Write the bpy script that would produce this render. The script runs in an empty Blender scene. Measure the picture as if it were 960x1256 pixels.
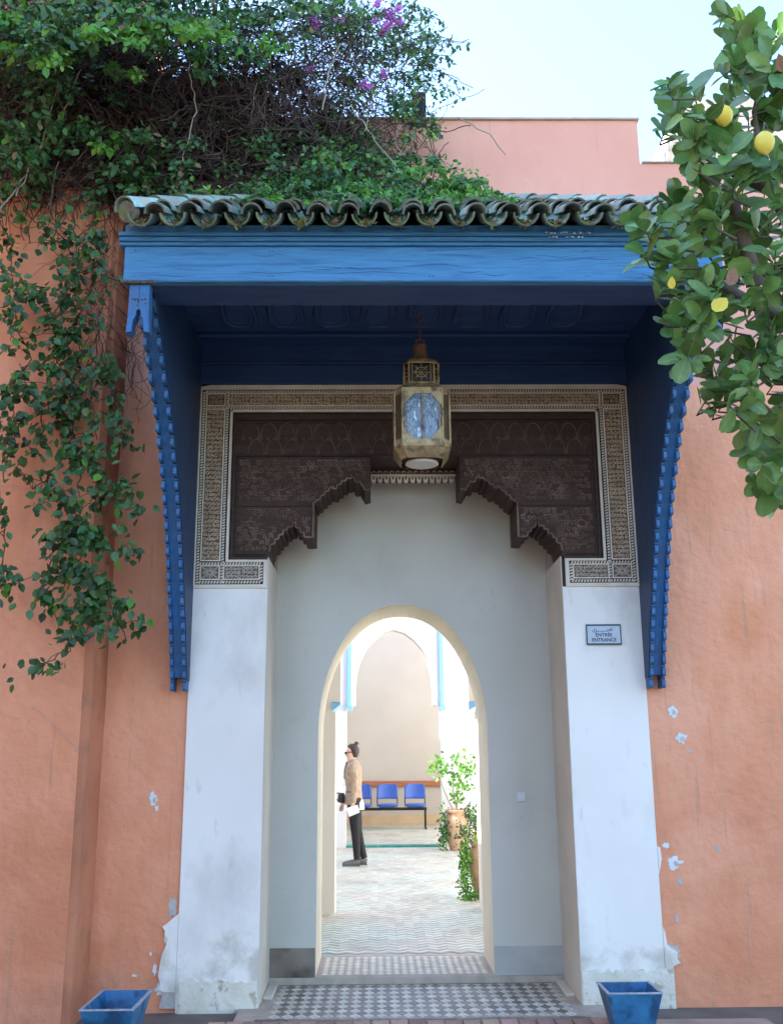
import bpy, bmesh, math, random
from mathutils import Vector, Matrix, noise
random.seed(7)
R = math.radians
sc = bpy.context.scene
col = sc.collection
# ------------------------------------------------------------------ camera
F_, TH, PS, RO, HC = 1216.06, .239, .0151, -.0072, 1.6
fw = Vector((math.sin(PS)*math.cos(TH), math.cos(PS)*math.cos(TH), math.sin(TH)))
r0 = Vector((math.cos(PS), -math.sin(PS), 0)); u0 = r0.cross(fw)
rt = math.cos(RO)*r0 + math.sin(RO)*u0; up = math.cos(RO)*u0 - math.sin(RO)*r0
cam = bpy.data.cameras.new('camera'); camo = bpy.data.objects.new('camera', cam); col.objects.link(camo)
M4 = Matrix((rt, up, -fw)).transposed().to_4x4(); M4.translation = (0, 0, HC); camo.matrix_world = M4
cam.sensor_fit = 'VERTICAL'; cam.sensor_height = 36; cam.sensor_width = 36
cam.lens = F_/1256*36; cam.clip_end = 2000; cam.clip_start = .05
sc.camera = camo
def at(px, py, Y):
    d = fw + rt*((px-480)/F_) - up*((py-628)/F_)
    p = d*(Y/d.y); return Vector((p.x, p.y, p.z+HC))
# ------------------------------------------------------------------ light
SUN_EL, SUN_AZ = R(46), R(-78)      # azimuth measured from +Y towards +X (negative = behind left)
w = bpy.data.worlds.new('World'); sc.world = w; w.use_nodes = True
nt = w.node_tree; bg = nt.nodes['Background']
sky = nt.nodes.new('ShaderNodeTexSky'); sky.sky_type = 'NISHITA'; sky.sun_disc = False
sky.sun_elevation = SUN_EL; sky.sun_rotation = SUN_AZ
sky.air_density = 1.0; sky.dust_density = .6; sky.ozone_density = 3.2
nt.links.new(sky.outputs[0], bg.inputs[0]); bg.inputs[1].default_value = .12
sl = bpy.data.lights.new('sun', 'SUN'); sl.energy = 3.2; sl.angle = R(.5); sl.color = (1, .93, .82)
so = bpy.data.objects.new('sun', sl); col.objects.link(so)
sd = Vector((math.sin(SUN_AZ)*math.cos(SUN_EL), math.cos(SUN_AZ)*math.cos(SUN_EL), math.sin(SUN_EL)))
so.rotation_euler = sd.to_track_quat('Z', 'Y').to_euler(); so.location = (-20, 20, 30)
sc.view_settings.view_transform = 'Standard'; sc.view_settings.look = 'None'
sc.view_settings.exposure = 2.86; sc.view_settings.gamma = 1
sc.render.engine = 'CYCLES'
sc.cycles.max_bounces = 8; sc.cycles.diffuse_bounces = 5

# ------------------------------------------------------------------ materials
def mat(name, c, c2=None, scale=3, rough=.8, bump=.2, bscale=40, metal=0, stretch=None, c3=None, spot=None,
        rnd=0, rndhue=0, spec=.4, detail=6, contrast=(.35, .65), bdist=.01, coat=0, trans=0):
    m = bpy.data.materials.new(name); m.use_nodes = True
    t = m.node_tree; N = t.nodes; L = t.links; b = N['Principled BSDF']
    b.inputs['Roughness'].default_value = rough; b.inputs['Metallic'].default_value = metal
    b.inputs['Specular IOR Level'].default_value = spec; b.inputs['Coat Weight'].default_value = coat
    tc = N.new('ShaderNodeTexCoord'); mp = N.new('ShaderNodeMapping')
    L.new(tc.outputs['Object'], mp.inputs[0])
    if stretch: mp.inputs['Scale'].default_value = stretch
    n = N.new('ShaderNodeTexNoise'); n.inputs['Scale'].default_value = scale; n.inputs['Detail'].default_value = detail
    L.new(mp.outputs[0], n.inputs['Vector'])
    r = N.new('ShaderNodeValToRGB'); L.new(n.outputs[0], r.inputs[0])
    r.color_ramp.elements[0].position = contrast[0]; r.color_ramp.elements[1].position = contrast[1]
    r.color_ramp.elements[0].color = (*c, 1); r.color_ramp.elements[1].color = (*(c2 or c), 1)
    out = r.outputs[0]
    def mix(a, bcol, fac):
        x = N.new('ShaderNodeMix'); x.data_type = 'RGBA'
        L.new(a, x.inputs['A'])
        if isinstance(bcol, tuple): x.inputs['B'].default_value = (*bcol, 1)
        else: L.new(bcol, x.inputs['B'])
        L.new(fac, x.inputs['Factor']); return x.outputs['Result']
    if c3:                                   # worn spots in a third colour
        n2 = N.new('ShaderNodeTexNoise'); n2.inputs['Scale'].default_value = spot[0]; n2.inputs['Detail'].default_value = 8
        L.new(mp.outputs[0], n2.inputs['Vector'])
        r2 = N.new('ShaderNodeValToRGB'); L.new(n2.outputs[0], r2.inputs[0])
        r2.color_ramp.elements[0].position = spot[1]; r2.color_ramp.elements[1].position = spot[2]
        out = mix(out, c3, r2.outputs[0])
    if rnd or rndhue:
        oi = N.new('ShaderNodeObjectInfo'); hs = N.new('ShaderNodeHueSaturation')
        at_ = N.new('ShaderNodeAttribute'); at_.attribute_name = 'rnd'
        ad = N.new('ShaderNodeMath'); ad.operation = 'ADD'
        L.new(oi.outputs['Random'], ad.inputs[0]); L.new(at_.outputs['Fac'], ad.inputs[1])
        fr = N.new('ShaderNodeMath'); fr.operation = 'FRACT'; L.new(ad.outputs[0], fr.inputs[0])
        mr = N.new('ShaderNodeMapRange'); L.new(fr.outputs[0], mr.inputs[0])
        mr.inputs['To Min'].default_value = 1-rnd; mr.inputs['To Max'].default_value = 1+rnd
        L.new(mr.outputs[0], hs.inputs['Value'])
        mh = N.new('ShaderNodeMapRange'); 
        m7 = N.new('ShaderNodeMath'); m7.operation = 'MULTIPLY'; m7.inputs[1].default_value = 7.31; L.new(fr.outputs[0], m7.inputs[0])
        f7 = N.new('ShaderNodeMath'); f7.operation = 'FRACT'; L.new(m7.outputs[0], f7.inputs[0]); L.new(f7.outputs[0], mh.inputs[0])
        mh.inputs['To Min'].default_value = .5-rndhue; mh.inputs['To Max'].default_value = .5+rndhue
        L.new(mh.outputs[0], hs.inputs['Hue']); L.new(out, hs.inputs['Color']); out = hs.outputs[0]
    L.new(out, b.inputs['Base Color'])
    if bump:
        nb = N.new('ShaderNodeTexNoise'); nb.inputs['Scale'].default_value = bscale; nb.inputs['Detail'].default_value = 5
        L.new(mp.outputs[0], nb.inputs['Vector'])
        bp = N.new('ShaderNodeBump'); bp.inputs['Strength'].default_value = bump; bp.inputs['Distance'].default_value = bdist
        L.new(nb.outputs[0], bp.inputs['Height']); L.new(bp.outputs[0], b.inputs['Normal'])
    if trans:                                # thin leaf lets light through
        tl = N.new('ShaderNodeBsdfTranslucent'); L.new(out, tl.inputs[0]); ms = N.new('ShaderNodeMixShader')
        ms.inputs[0].default_value = trans; L.new(b.outputs[0], ms.inputs[1]); L.new(tl.outputs[0], ms.inputs[2])
        L.new(ms.outputs[0], N['Material Output'].inputs[0])
    return m
def layer(m, colr, scale, lo, hi, stretch=(1, 1, 1), amount=1.0, zlo=None, zhi=None):
    """stain: another noise layer over the base colour, optionally only below a height"""
    t = m.node_tree; N = t.nodes; L = t.links; b = N['Principled BSDF']
    src = b.inputs['Base Color'].links[0].from_socket
    tc = N.new('ShaderNodeTexCoord'); mp = N.new('ShaderNodeMapping'); mp.inputs['Scale'].default_value = stretch
    mp.inputs['Location'].default_value = (scale*1.7, 3.1, scale*.37)
    L.new(tc.outputs['Object'], mp.inputs[0])
    n = N.new('ShaderNodeTexNoise'); n.inputs['Scale'].default_value = scale; n.inputs['Detail'].default_value = 9
    n.inputs['Roughness'].default_value = .62
    L.new(mp.outputs[0], n.inputs['Vector'])
    mr = N.new('ShaderNodeMapRange'); mr.inputs['From Min'].default_value = lo; mr.inputs['From Max'].default_value = hi
    mr.inputs['To Max'].default_value = amount
    fac = n.outputs[0]
    if zlo is not None:
        sp = N.new('ShaderNodeSeparateXYZ'); L.new(tc.outputs['Object'], sp.inputs[0])
        mz = N.new('ShaderNodeMapRange'); mz.inputs['From Min'].default_value = zlo; mz.inputs['From Max'].default_value = zhi
        mz.inputs['To Min'].default_value = 0; mz.inputs['To Max'].default_value = .35
        L.new(sp.outputs['Z'], mz.inputs[0])
        sb = N.new('ShaderNodeMath'); sb.operation = 'SUBTRACT'; L.new(fac, sb.inputs[0]); L.new(mz.outputs[0], sb.inputs[1]); fac = sb.outputs[0]
    L.new(fac, mr.inputs[0])
    x = N.new('ShaderNodeMix'); x.data_type = 'RGBA'; L.new(src, x.inputs['A']); x.inputs['B'].default_value = (*colr, 1)
    L.new(mr.outputs[0], x.inputs['Factor']); L.new(x.outputs['Result'], b.inputs['Base Color'])
    return m
M = {}
M['pink'] = mat('terracotta_plaster', (.78, .32, .172), (.85, .385, .225), 1.3, .9, .6, 16, bdist=.02)
layer(M['pink'], (.70, .265, .12), 2.2, .5, .72, (1, 1, .5), .8)
layer(M['pink'], (.46, .26, .17), 3.5, .55, .7, amount=.7, zlo=.15, zhi=1.3)
layer(M['pink'], (.70, .34, .22), 9, .6, .75, amount=.5)
layer(M['pink'], (.62, .215, .105), 1.4, .33, .58, amount=.65, zlo=.7, zhi=1.9)
layer(M['pink'], (.50, .27, .17), 7, .6, .7, (3, 3, .16), .55)
layer(M['pink'], (.38, .22, .15), 26, .66, .72, amount=.6)
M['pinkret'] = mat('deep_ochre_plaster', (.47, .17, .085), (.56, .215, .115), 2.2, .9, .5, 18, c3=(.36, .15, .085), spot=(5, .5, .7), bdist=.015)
M['pinktop'] = mat('upper_plaster', (.70, .33, .235), (.78, .40, .29), 1.1, .9, .2, 25)
layer(M['pinktop'], (.40, .2, .14), 3, .58, .8, (3, 3, .25), .6)
M['white'] = mat('white_limewash', (.84, .79, .715), (.89, .85, .775), 1.5, .85, .12, 14, bdist=.008)
layer(M['white'], (.52, .50, .45), 2.2, .52, .72, (1, 1, .6), .5)
layer(M['white'], (.50, .49, .46), 14, .62, .72, (1, 1, .25), .4)
layer(M['white'], (.52, .47, .38), 5, .42, .6, amount=.75, zlo=.28, zhi=.62)
M['whiteold'] = mat('peeling_limewash', (.70, .64, .50), (.80, .75, .63), 9, .9, .7, 24, bdist=.012, c3=(.50, .43, .32), spot=(13, .58, .64))
M['cream'] = mat('cream_wash', (.80, .72, .56), (.86, .78, .62), 2, .9, .15, 18)
M['jambc'] = mat('jamb_cream_wash', (.80, .73, .60), (.86, .79, .66), 1.2, .9, .1, 16)
M['revealc'] = mat('reveal_plaster', (.60, .53, .44), (.68, .61, .51), 2, .9, .15, 18)
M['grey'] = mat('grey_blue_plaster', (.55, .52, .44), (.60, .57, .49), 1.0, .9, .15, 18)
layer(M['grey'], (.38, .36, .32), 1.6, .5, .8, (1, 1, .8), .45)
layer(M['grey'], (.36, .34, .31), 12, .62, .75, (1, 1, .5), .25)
M['skirt'] = mat('cement_skirting', (.22, .20, .18), (.33, .31, .28), 5, .9, .5, 30, c3=(.10, .08, .06), spot=(4, .5, .7))
M['skirtl'] = mat('brown_stained_skirting', (.19, .15, .115), (.27, .22, .175), 5, .9, .5, 30, c3=(.06, .045, .035), spot=(4, .5, .7))
M['skirtr'] = mat('grey_cement_skirting', (.40, .385, .35), (.48, .465, .43), 4, .9, .4, 30, c3=(.22, .2, .17), spot=(5, .58, .75))
M['court'] = mat('court_white', (.66, .655, .65), (.70, .70, .69), 1.2, .9, .08, 16)
M['courtc'] = mat('court_cream', (.53, .485, .415), (.57, .53, .455), 1.2, .9, .08, 16)
M['dado'] = mat('ochre_dado', (.62, .45, .26), (.70, .52, .32), 3, .9, .1, 16)
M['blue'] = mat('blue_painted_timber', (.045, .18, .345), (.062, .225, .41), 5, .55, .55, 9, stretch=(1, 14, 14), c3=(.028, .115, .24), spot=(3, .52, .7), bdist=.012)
layer(M['blue'], (.03, .06, .11), 28, .66, .72, (.22, 3, 3), .8)
M['bluev'] = mat('blue_painted_bracket', (.028, .115, .27), (.038, .145, .33), 5, .5, .35, 12, stretch=(9, 9, 1), bdist=.008)
layer(M['bluev'], (.06, .10, .17), 4, .5, .7, (2, 2, 1), .7)
layer(M['bluev'], (.14, .17, .21), 22, .66, .72, (1, 1, .6), .8)
M['bluedark'] = mat('shaded_blue_ceiling', (.018, .050, .135), (.026, .066, .165), 3, .5, .35, 10, stretch=(1, 6, 6))  # darkened blue: the shade under the canopy is put into the colour
M['blueshade'] = mat('shaded_dark_blue_boards', (.013, .040, .100), (.018, .052, .125), 3, .5, .35, 8, stretch=(4, 4, .6), c3=(.028, .060, .11), spot=(5, .55, .75))  # shade on the inner canopy sides is put into this darker blue
M['bluepale'] = mat('pale_blue_trim', (.25, .52, .80), rough=.5, bump=.05)
M['flake'] = mat('bare_white_flake', (.72, .70, .66), (.80, .79, .76), 12, .9, .6, 40)
M['flakeg'] = mat('bare_grey_render', (.42, .38, .35), (.55, .52, .48), 14, .9, .7, 40)
M['stuccow'] = mat('stucco_ridge', (.66, .57, .45), (.78, .69, .57), 8, .85, .3, 60)
M['stuccob'] = mat('stucco_ground', (.14, .09, .06), (.22, .15, .10), 12, .9, .3, 60)
M['stuccod'] = mat('stucco_band_ground', (.035, .02, .015), (.06, .04, .03), 12, .9, .3, 60)
M['stuccot'] = mat('stucco_carving', (.50, .36, .24), (.68, .52, .36), 14, .85, .3, 80)
M['stuccol'] = mat('stucco_carving_pale', (.46, .39, .30), (.56, .50, .41), 14, .85, .3, 80)
M['wood'] = mat('dark_cedar', (.040, .018, .012), (.066, .032, .021), 6, .65, .6, 20, stretch=(1, 3, 6), c3=(.055, .042, .037), spot=(7, .55, .8))
M['woodr'] = mat('dark_cedar_carving', (.10, .055, .035), (.25, .16, .105), 9, .6, .4, 50)
M['brass'] = mat('aged_brass', (.30, .21, .10), (.44, .33, .17), 16, .5, .3, 60, metal=.4, c3=(.12, .08, .05), spot=(18, .5, .68))
M['brassd'] = mat('dark_brass', (.10, .07, .04), (.18, .12, .07), 16, .5, .3, 60, metal=.6)
M['copper'] = mat('rusty_copper', (.17, .09, .06), (.25, .14, .09), 16, .6, .3, 60, metal=.4)
M['milk'] = mat('milk_glass', (.62, .60, .52), (.70, .68, .60), 8, .4, .1, 30)
M['pane'] = mat('lantern_glass', (.10, .15, .21), (.20, .27, .36), 22, .08, 1, 26, stretch=(1, 1, .5), c3=(.55, .68, .80), spot=(34, .58, .66), spec=.9, bdist=.03)
M['tile'] = mat('green_glazed_tile', (.16, .29, .24), (.34, .47, .40), 12, .5, .6, 40, c3=(.30, .29, .23), spot=(9, .45, .58), rnd=.42, rndhue=.02)
M['tileend'] = mat('fired_tile_body', (.10, .10, .075), (.20, .18, .13), 20, .85, .5, 50, c3=(.12, .17, .05), spot=(9, .5, .62), rnd=.25)
M['deck'] = mat('roof_deck_mortar', (.12, .10, .08), (.20, .17, .13), 20, .9, .5, 50)
M['moss'] = mat('moss_and_litter', (.10, .14, .03), (.20, .14, .07), 20, .95, .6, 60)
M['floorw'] = mat('pale_floor_tile', (.54, .49, .40), (.68, .62, .50), 9, .45, .2, 50, c3=(.22, .20, .18), spot=(14, .56, .72), rnd=.16)
M['floord'] = mat('grey_floor_tile', (.15, .13, .10), (.25, .22, .17), 9, .45, .2, 50, c3=(.24, .17, .14), spot=(6, .5, .66), rnd=.25, rndhue=.03)
M['floorc'] = mat('cream_floor_tile', (.68, .60, .46), (.76, .68, .53), 9, .5, .1, 50, rnd=.12)
M['floorp'] = mat('pinkish_floor_tile', (.36, .28, .24), (.42, .34, .29), 9, .6, .1, 50, rnd=.12)
M['floorg'] = mat('green_grey_floor_tile', (.33, .41, .33), (.43, .49, .40), 2, .5, .1, 50, c3=(.44, .38, .29), spot=(.9, .42, .6), rnd=.25)
M['floorb'] = mat('ivory_floor_tile', (.68, .64, .50), (.76, .72, .58), 3, .5, .1, 50, c3=(.50, .41, .29), spot=(1.2, .5, .68), rnd=.12)
M['kerb'] = mat('cement_kerb', (.40, .33, .26), (.50, .42, .34), 9, .85, .4, 50)
M['greenst'] = mat('green_glazed_strip', (.02, .22, .17), (.05, .30, .24), 9, .3, .1, 50)
M['brick'] = mat('paving_brick', (.34, .20, .14), (.46, .30, .22), 9, .85, .4, 50, rnd=.3, rndhue=.03)
M['ground'] = mat('dusty_ground', (.14, .115, .095), (.19, .16, .13), 4, .95, .4, 30)
M['paving'] = mat('worn_pink_paving', (.34, .24, .18), (.44, .32, .25), 5, .9, .4, 30)
M['pot'] = mat('blue_planter_paint', (.02, .12, .26), (.035, .18, .36), 7, .45, .4, 30, c3=(.015, .07, .15), spot=(9, .5, .62))
M['potrim'] = mat('worn_planter_edge', (.25, .30, .36), (.45, .48, .5), 30, .7, .4, 30)
M['soil'] = mat('dry_soil', (.06, .04, .03), (.12, .08, .05), 20, 1, 1, 30)
M['vleaf'] = mat('vine_leaf', (.032, .098, .030), (.070, .165, .045), 4, .42, 0, rnd=.5, rndhue=.025, spec=.5, trans=.2)
M['vleafb'] = mat('bright_vine_leaf', (.09, .26, .03), (.15, .36, .05), 4, .45, 0, rnd=.35, rndhue=.02, trans=.35)
M['vleafd'] = mat('dry_leaf', (.16, .10, .055), (.28, .2, .1), 4, .8, 0, rnd=.4, trans=.2)
M['stem'] = mat('dry_vine_stem', (.055, .036, .032), (.13, .09, .075), 9, .9, 0)
M['stemp'] = mat('pale_vine_stem', (.30, .26, .20), (.38, .33, .27), 9, .9, 0)
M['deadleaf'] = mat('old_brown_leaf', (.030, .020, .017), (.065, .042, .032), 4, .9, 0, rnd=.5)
M['flower'] = mat('magenta_bract', (.50, .13, .52), (.66, .26, .66), 9, .6, 0, rnd=.25, trans=.3)
M['tleaf'] = mat('citrus_leaf', (.085, .18, .04), (.16, .29, .07), 2.5, .38, 0, rnd=.38, rndhue=.025, spec=.5, trans=.22)
M['lemon'] = mat('lemon_peel', (.72, .52, .05), (.80, .62, .10), 9, .45, .25, 90, c3=(.50, .48, .08), spot=(5, .55, .75), bdist=.002)
M['tleafy'] = mat('yellowing_leaf', (.62, .48, .04), (.70, .56, .08), 9, .5, 0, trans=.2)
M['tleafr'] = mat('withered_leaf', (.22, .10, .06), (.32, .17, .10), 9, .7, 0, trans=.2)
def midrib(m):
    t = m.node_tree; N = t.nodes; L = t.links; b = N['Principled BSDF']; src = b.inputs['Base Color'].links[0].from_socket
    tc = N.new('ShaderNodeTexCoord'); sp = N.new('ShaderNodeSeparateXYZ'); L.new(tc.outputs['Object'], sp.inputs[0])
    ab = N.new('ShaderNodeMath'); ab.operation = 'ABSOLUTE'; L.new(sp.outputs['X'], ab.inputs[0])
    wv = N.new('ShaderNodeMath'); wv.operation = 'MULTIPLY_ADD'; L.new(ab.outputs[0], wv.inputs[0]); wv.inputs[1].default_value = -.9; L.new(sp.outputs['Y'], wv.inputs[2])
    ml = N.new('ShaderNodeMath'); ml.operation = 'MULTIPLY'; ml.inputs[1].default_value = 9; L.new(wv.outputs[0], ml.inputs[0])
    fr = N.new('ShaderNodeMath'); fr.operation = 'FRACT'; L.new(ml.outputs[0], fr.inputs[0])
    c1 = N.new('ShaderNodeMapRange'); c1.inputs['From Min'].default_value = .0; c1.inputs['From Max'].default_value = .14; c1.inputs['To Min'].default_value = .35; c1.inputs['To Max'].default_value = 0; L.new(fr.outputs[0], c1.inputs[0])
    c2 = N.new('ShaderNodeMapRange'); c2.inputs['From Min'].default_value = .008; c2.inputs['From Max'].default_value = .03; c2.inputs['To Min'].default_value = .7; c2.inputs['To Max'].default_value = 0; L.new(ab.outputs[0], c2.inputs[0])
    mx_ = N.new('ShaderNodeMath'); mx_.operation = 'MAXIMUM'; L.new(c1.outputs[0], mx_.inputs[0]); L.new(c2.outputs[0], mx_.inputs[1])
    x = N.new('ShaderNodeMix'); x.data_type = 'RGBA'; L.new(src, x.inputs['A']); x.inputs['B'].default_value = (.20, .33, .12, 1); L.new(mx_.outputs[0], x.inputs['Factor']); L.new(x.outputs['Result'], b.inputs['Base Color'])
midrib(M['tleaf'])
M['bark'] = mat('grey_bark', (.07, .055, .045), (.14, .11, .09), 12, .9, .8, 30)
M['paper'] = mat('plaque_face', (.50, .58, .64), (.54, .62, .68), 20, .5, .05, 30)
M['ink'] = mat('dark_blue_ink', (.02, .05, .10), rough=.5, bump=0)
M['plastic'] = mat('switch_plastic', (.62, .64, .64), rough=.4, bump=0)
M['chair'] = mat('blue_chair_plastic', (.04, .12, .50), (.05, .14, .55), 4, .3, 0, spec=.6)
M['black'] = mat('black_metal', (.015, .015, .017), rough=.4, bump=0)
M['rail'] = mat('red_brown_rail', (.36, .13, .06), (.44, .18, .09), 3, .6, .1, 20, stretch=(1, 8, 8))
M['terra'] = mat('terracotta_urn', (.46, .27, .17), (.58, .38, .25), 5, .85, .2, 30)
M['skin'] = mat('skin', (.62, .38, .28), (.66, .42, .32), 6, .5, 0)
M['jacket'] = mat('tan_quilted_jacket', (.30, .21, .145), (.44, .33, .24), 22, .9, .9, 30)
M['shirt'] = mat('white_shirt', (.75, .76, .80), rough=.8, bump=.05)
M['trouser'] = mat('black_trousers', (.012, .012, .015), rough=.7, bump=.1)
M['shoe'] = mat('grey_shoe', (.10, .10, .10), (.14, .14, .14), 9, .7, .1)
M['hair'] = mat('dark_brown_hair', (.03, .018, .014), (.06, .038, .03), 60, .5, .3, 60)
M['lit'] = mat('pale_stone_tower', (.66, .50, .36), (.72, .56, .42), 3, .9, .1, 20)

# ------------------------------------------------------------------ mesh builder
class MB:
    def __init__(s): s.v = []; s.f = []; s.m = []; s.sm = []; s.r = []
    def add(s, vs, fs, mi=0, smooth=False, rnd=0.0):
        o = len(s.v); s.v += [tuple(p) for p in vs]
        for f in fs: s.f.append(tuple(o+i for i in f)); s.m.append(mi); s.sm.append(smooth); s.r.append(rnd)
    def box(s, x0, x1, y0, y1, z0, z1, mi=0, rnd=0.0):
        s.add([(x0,y0,z0),(x1,y0,z0),(x1,y1,z0),(x0,y1,z0),(x0,y0,z1),(x1,y0,z1),(x1,y1,z1),(x0,y1,z1)],
              [(0,3,2,1),(4,5,6,7),(0,1,5,4),(1,2,6,5),(2,3,7,6),(3,0,4,7)], mi, rnd=rnd)
    def bbox(s, x0, x1, y0, y1, z0, z1, b=.004, mi=0):
        """box with chamfered edges"""
        bm = bmesh.new(); vs = [bm.verts.new(p) for p in [(x0,y0,z0),(x1,y0,z0),(x1,y1,z0),(x0,y1,z0),(x0,y0,z1),(x1,y0,z1),(x1,y1,z1),(x0,y1,z1)]]
        for f in [(0,3,2,1),(4,5,6,7),(0,1,5,4),(1,2,6,5),(2,3,7,6),(3,0,4,7)]: bm.faces.new([vs[i] for i in f])
        bmesh.ops.bevel(bm, geom=bm.edges[:], offset=b, segments=1, affect='EDGES'); bm.verts.index_update()
        s.add([v.co[:] for v in bm.verts], [[v.index for v in f.verts] for f in bm.faces], mi); bm.free()
    def prism(s, pts, y0, y1, mi=0, plane='XZ', mside=None, smooth=False):
        """polygon extruded; XZ polygon along Y, YZ polygon along X"""
        n = len(pts)
        if plane == 'XZ': A = [(p[0], y0, p[1]) for p in pts]; B = [(p[0], y1, p[1]) for p in pts]
        elif plane == 'YZ': A = [(y0, p[0], p[1]) for p in pts]; B = [(y1, p[0], p[1]) for p in pts]
        else: A = [(p[0], p[1], y0) for p in pts]; B = [(p[0], p[1], y1) for p in pts]
        s.add(A+B, [tuple(range(n)), tuple(range(2*n-1, n-1, -1))], mi)
        s.add(A+B, [(i, n+i, n+(i+1) % n, (i+1) % n) for i in range(n)], mi if mside is None else mside, smooth)
    def tube(s, path, rad, n=6, mi=0, cap=True, smooth=True):
        path = [Vector(p) for p in path]; k = len(path)
        rs = rad if isinstance(rad, (list, tuple)) else [rad]*k
        V = []; T0 = None
        for i, p in enumerate(path):
            t = (path[min(i+1, k-1)]-path[max(i-1, 0)]).normalized()
            a = t.orthogonal().normalized() if T0 is None else (T0 - t*T0.dot(t)).normalized()
            T0 = a; b = t.cross(a)
            for j in range(n):
                an = 2*math.pi*j/n; V.append(p + (a*math.cos(an)+b*math.sin(an))*rs[i])
        Fs = [(i*n+j, i*n+(j+1) % n, (i+1)*n+(j+1) % n, (i+1)*n+j) for i in range(k-1) for j in range(n)]
        s.add(V, Fs, mi, smooth)
        if cap: s.add(V[:n]+V[-n:], [tuple(range(n-1, -1, -1)), tuple(range(n, 2*n))], mi)
    def loft(s, rings, n=12, mi=0, cap=True, smooth=True, k=2.0):
        """rings: (x,y,z,rx,ry) stacked"""
        V = []
        for (x, y, z, rx, ry) in rings:
            for j in range(n):
                a = 2*math.pi*j/n; c, q = math.cos(a), math.sin(a)
                V.append((x+rx*math.copysign(abs(c)**(2/k), c), y+ry*math.copysign(abs(q)**(2/k), q), z))
        K = len(rings)
        s.add(V, [(i*n+j, i*n+(j+1) % n, (i+1)*n+(j+1) % n, (i+1)*n+j) for i in range(K-1) for j in range(n)], mi, smooth)
        if cap: s.add(V[:n]+V[-n:], [tuple(range(n-1, -1, -1)), tuple(range(n, 2*n))], mi)
    def ribbon(s, pts, y, wd, dp, mi=0, closed=False):
        """flat raised ribbon in the XZ plane standing dp proud of y (towards the viewer)"""
        k = len(pts); V = []
        for i, p in enumerate(pts):
            a = pts[(i-1) % k] if closed else pts[max(i-1, 0)]; b = pts[(i+1) % k] if closed else pts[min(i+1, k-1)]
            dx, dz = b[0]-a[0], b[1]-a[1]; l = math.hypot(dx, dz) or 1; nx, nz = -dz/l*wd/2, dx/l*wd/2
            V += [(p[0]-nx, y, p[1]-nz), (p[0]-nx*.6, y-dp, p[1]-nz*.6), (p[0]+nx*.6, y-dp, p[1]+nz*.6), (p[0]+nx, y, p[1]+nz)]
        Fs = []
        for i in range(k if closed else k-1):
            a, b = i*4, ((i+1) % k)*4
            for q in range(3): Fs.append((a+q, a+q+1, b+q+1, b+q))
        s.add(V, Fs, mi)
    def build(s, name, mats, parent=None, kind=None, label=None, root=None):
        me = bpy.data.meshes.new(name); me.from_pydata(s.v, [], s.f)
        for m_ in (mats if isinstance(mats, (list, tuple)) else [mats]): me.materials.append(M[m_])
        me.polygons.foreach_set('material_index', s.m); me.polygons.foreach_set('use_smooth', s.sm)
        if any(s.r):
            a = me.attributes.new('rnd', 'FLOAT', 'FACE'); a.data.foreach_set('value', s.r)
        me.update()
        return link(name, me, parent, kind, label)
def link(name, me, parent=None, kind=None, label=None):
    o = bpy.data.objects.new(name, me); col.objects.link(o)
    if parent:
        o.parent = parent
        if parent.type == 'EMPTY': o.location = -parent.location      # meshes are modelled in world coordinates
    if kind: o['kind'] = kind
    if label: o['label'] = label
    return o
def thing(name, label, cat, loc=(0, 0, 0), group=None):
    o = bpy.data.objects.new(name, None); col.objects.link(o); o.location = loc
    o.empty_display_size = .2; o['label'] = label; o['category'] = cat
    if group: o['group'] = group
    return o
def tag(o, label, cat, group=None):
    o['label'] = label; o['category'] = cat
    if group: o['group'] = group
    return o
def ngrid(x0, x1, z0, z1, nx, nz, fy):
    """wavy plaster sheet facing the viewer"""
    V = []; Fs = []
    for j in range(nz+1):
        for i in range(nx+1):
            x = x0+(x1-x0)*i/nx; z = z0+(z1-z0)*j/nz; V.append((x, fy(x, z), z))
    for j in range(nz):
        for i in range(nx):
            a = j*(nx+1)+i; Fs.append((a, a+1, a+nx+2, a+nx+1))
    return V, Fs
W, B, T = 7.05, 7.68, 8.40
CX = .284
# ------------------------------------------------------------------ ground
mb = MB(); mb.box(-60, 60, -60, 90, -1, -.03); mb.build('ground', 'ground', kind='structure')
# paved strip before the door: row of bricks that are parts, in the pavement
pv = MB(); pv.box(-1.9, 2.4, 3.5, 6.695, -.029, -.012); pav = pv.build('pavement', 'paving', kind='structure')
x = -1.05
bm_ = MB(); bm_.bbox(0, .105, 0, .21, 0, .05, .005); bme = None
for r in range(3):
    x = -1.05 + r*.05
    while x < 1.5:
        if bme is None: o = bm_.build('brick', 'brick', pav); bme = o.data
        else: o = link('brick', bme, pav)
        o.location = (x, 6.475-r*.222, -.046+random.uniform(-.003, .003)); o.rotation_euler.z = random.uniform(-.02, .02)
        x += .112
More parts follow.
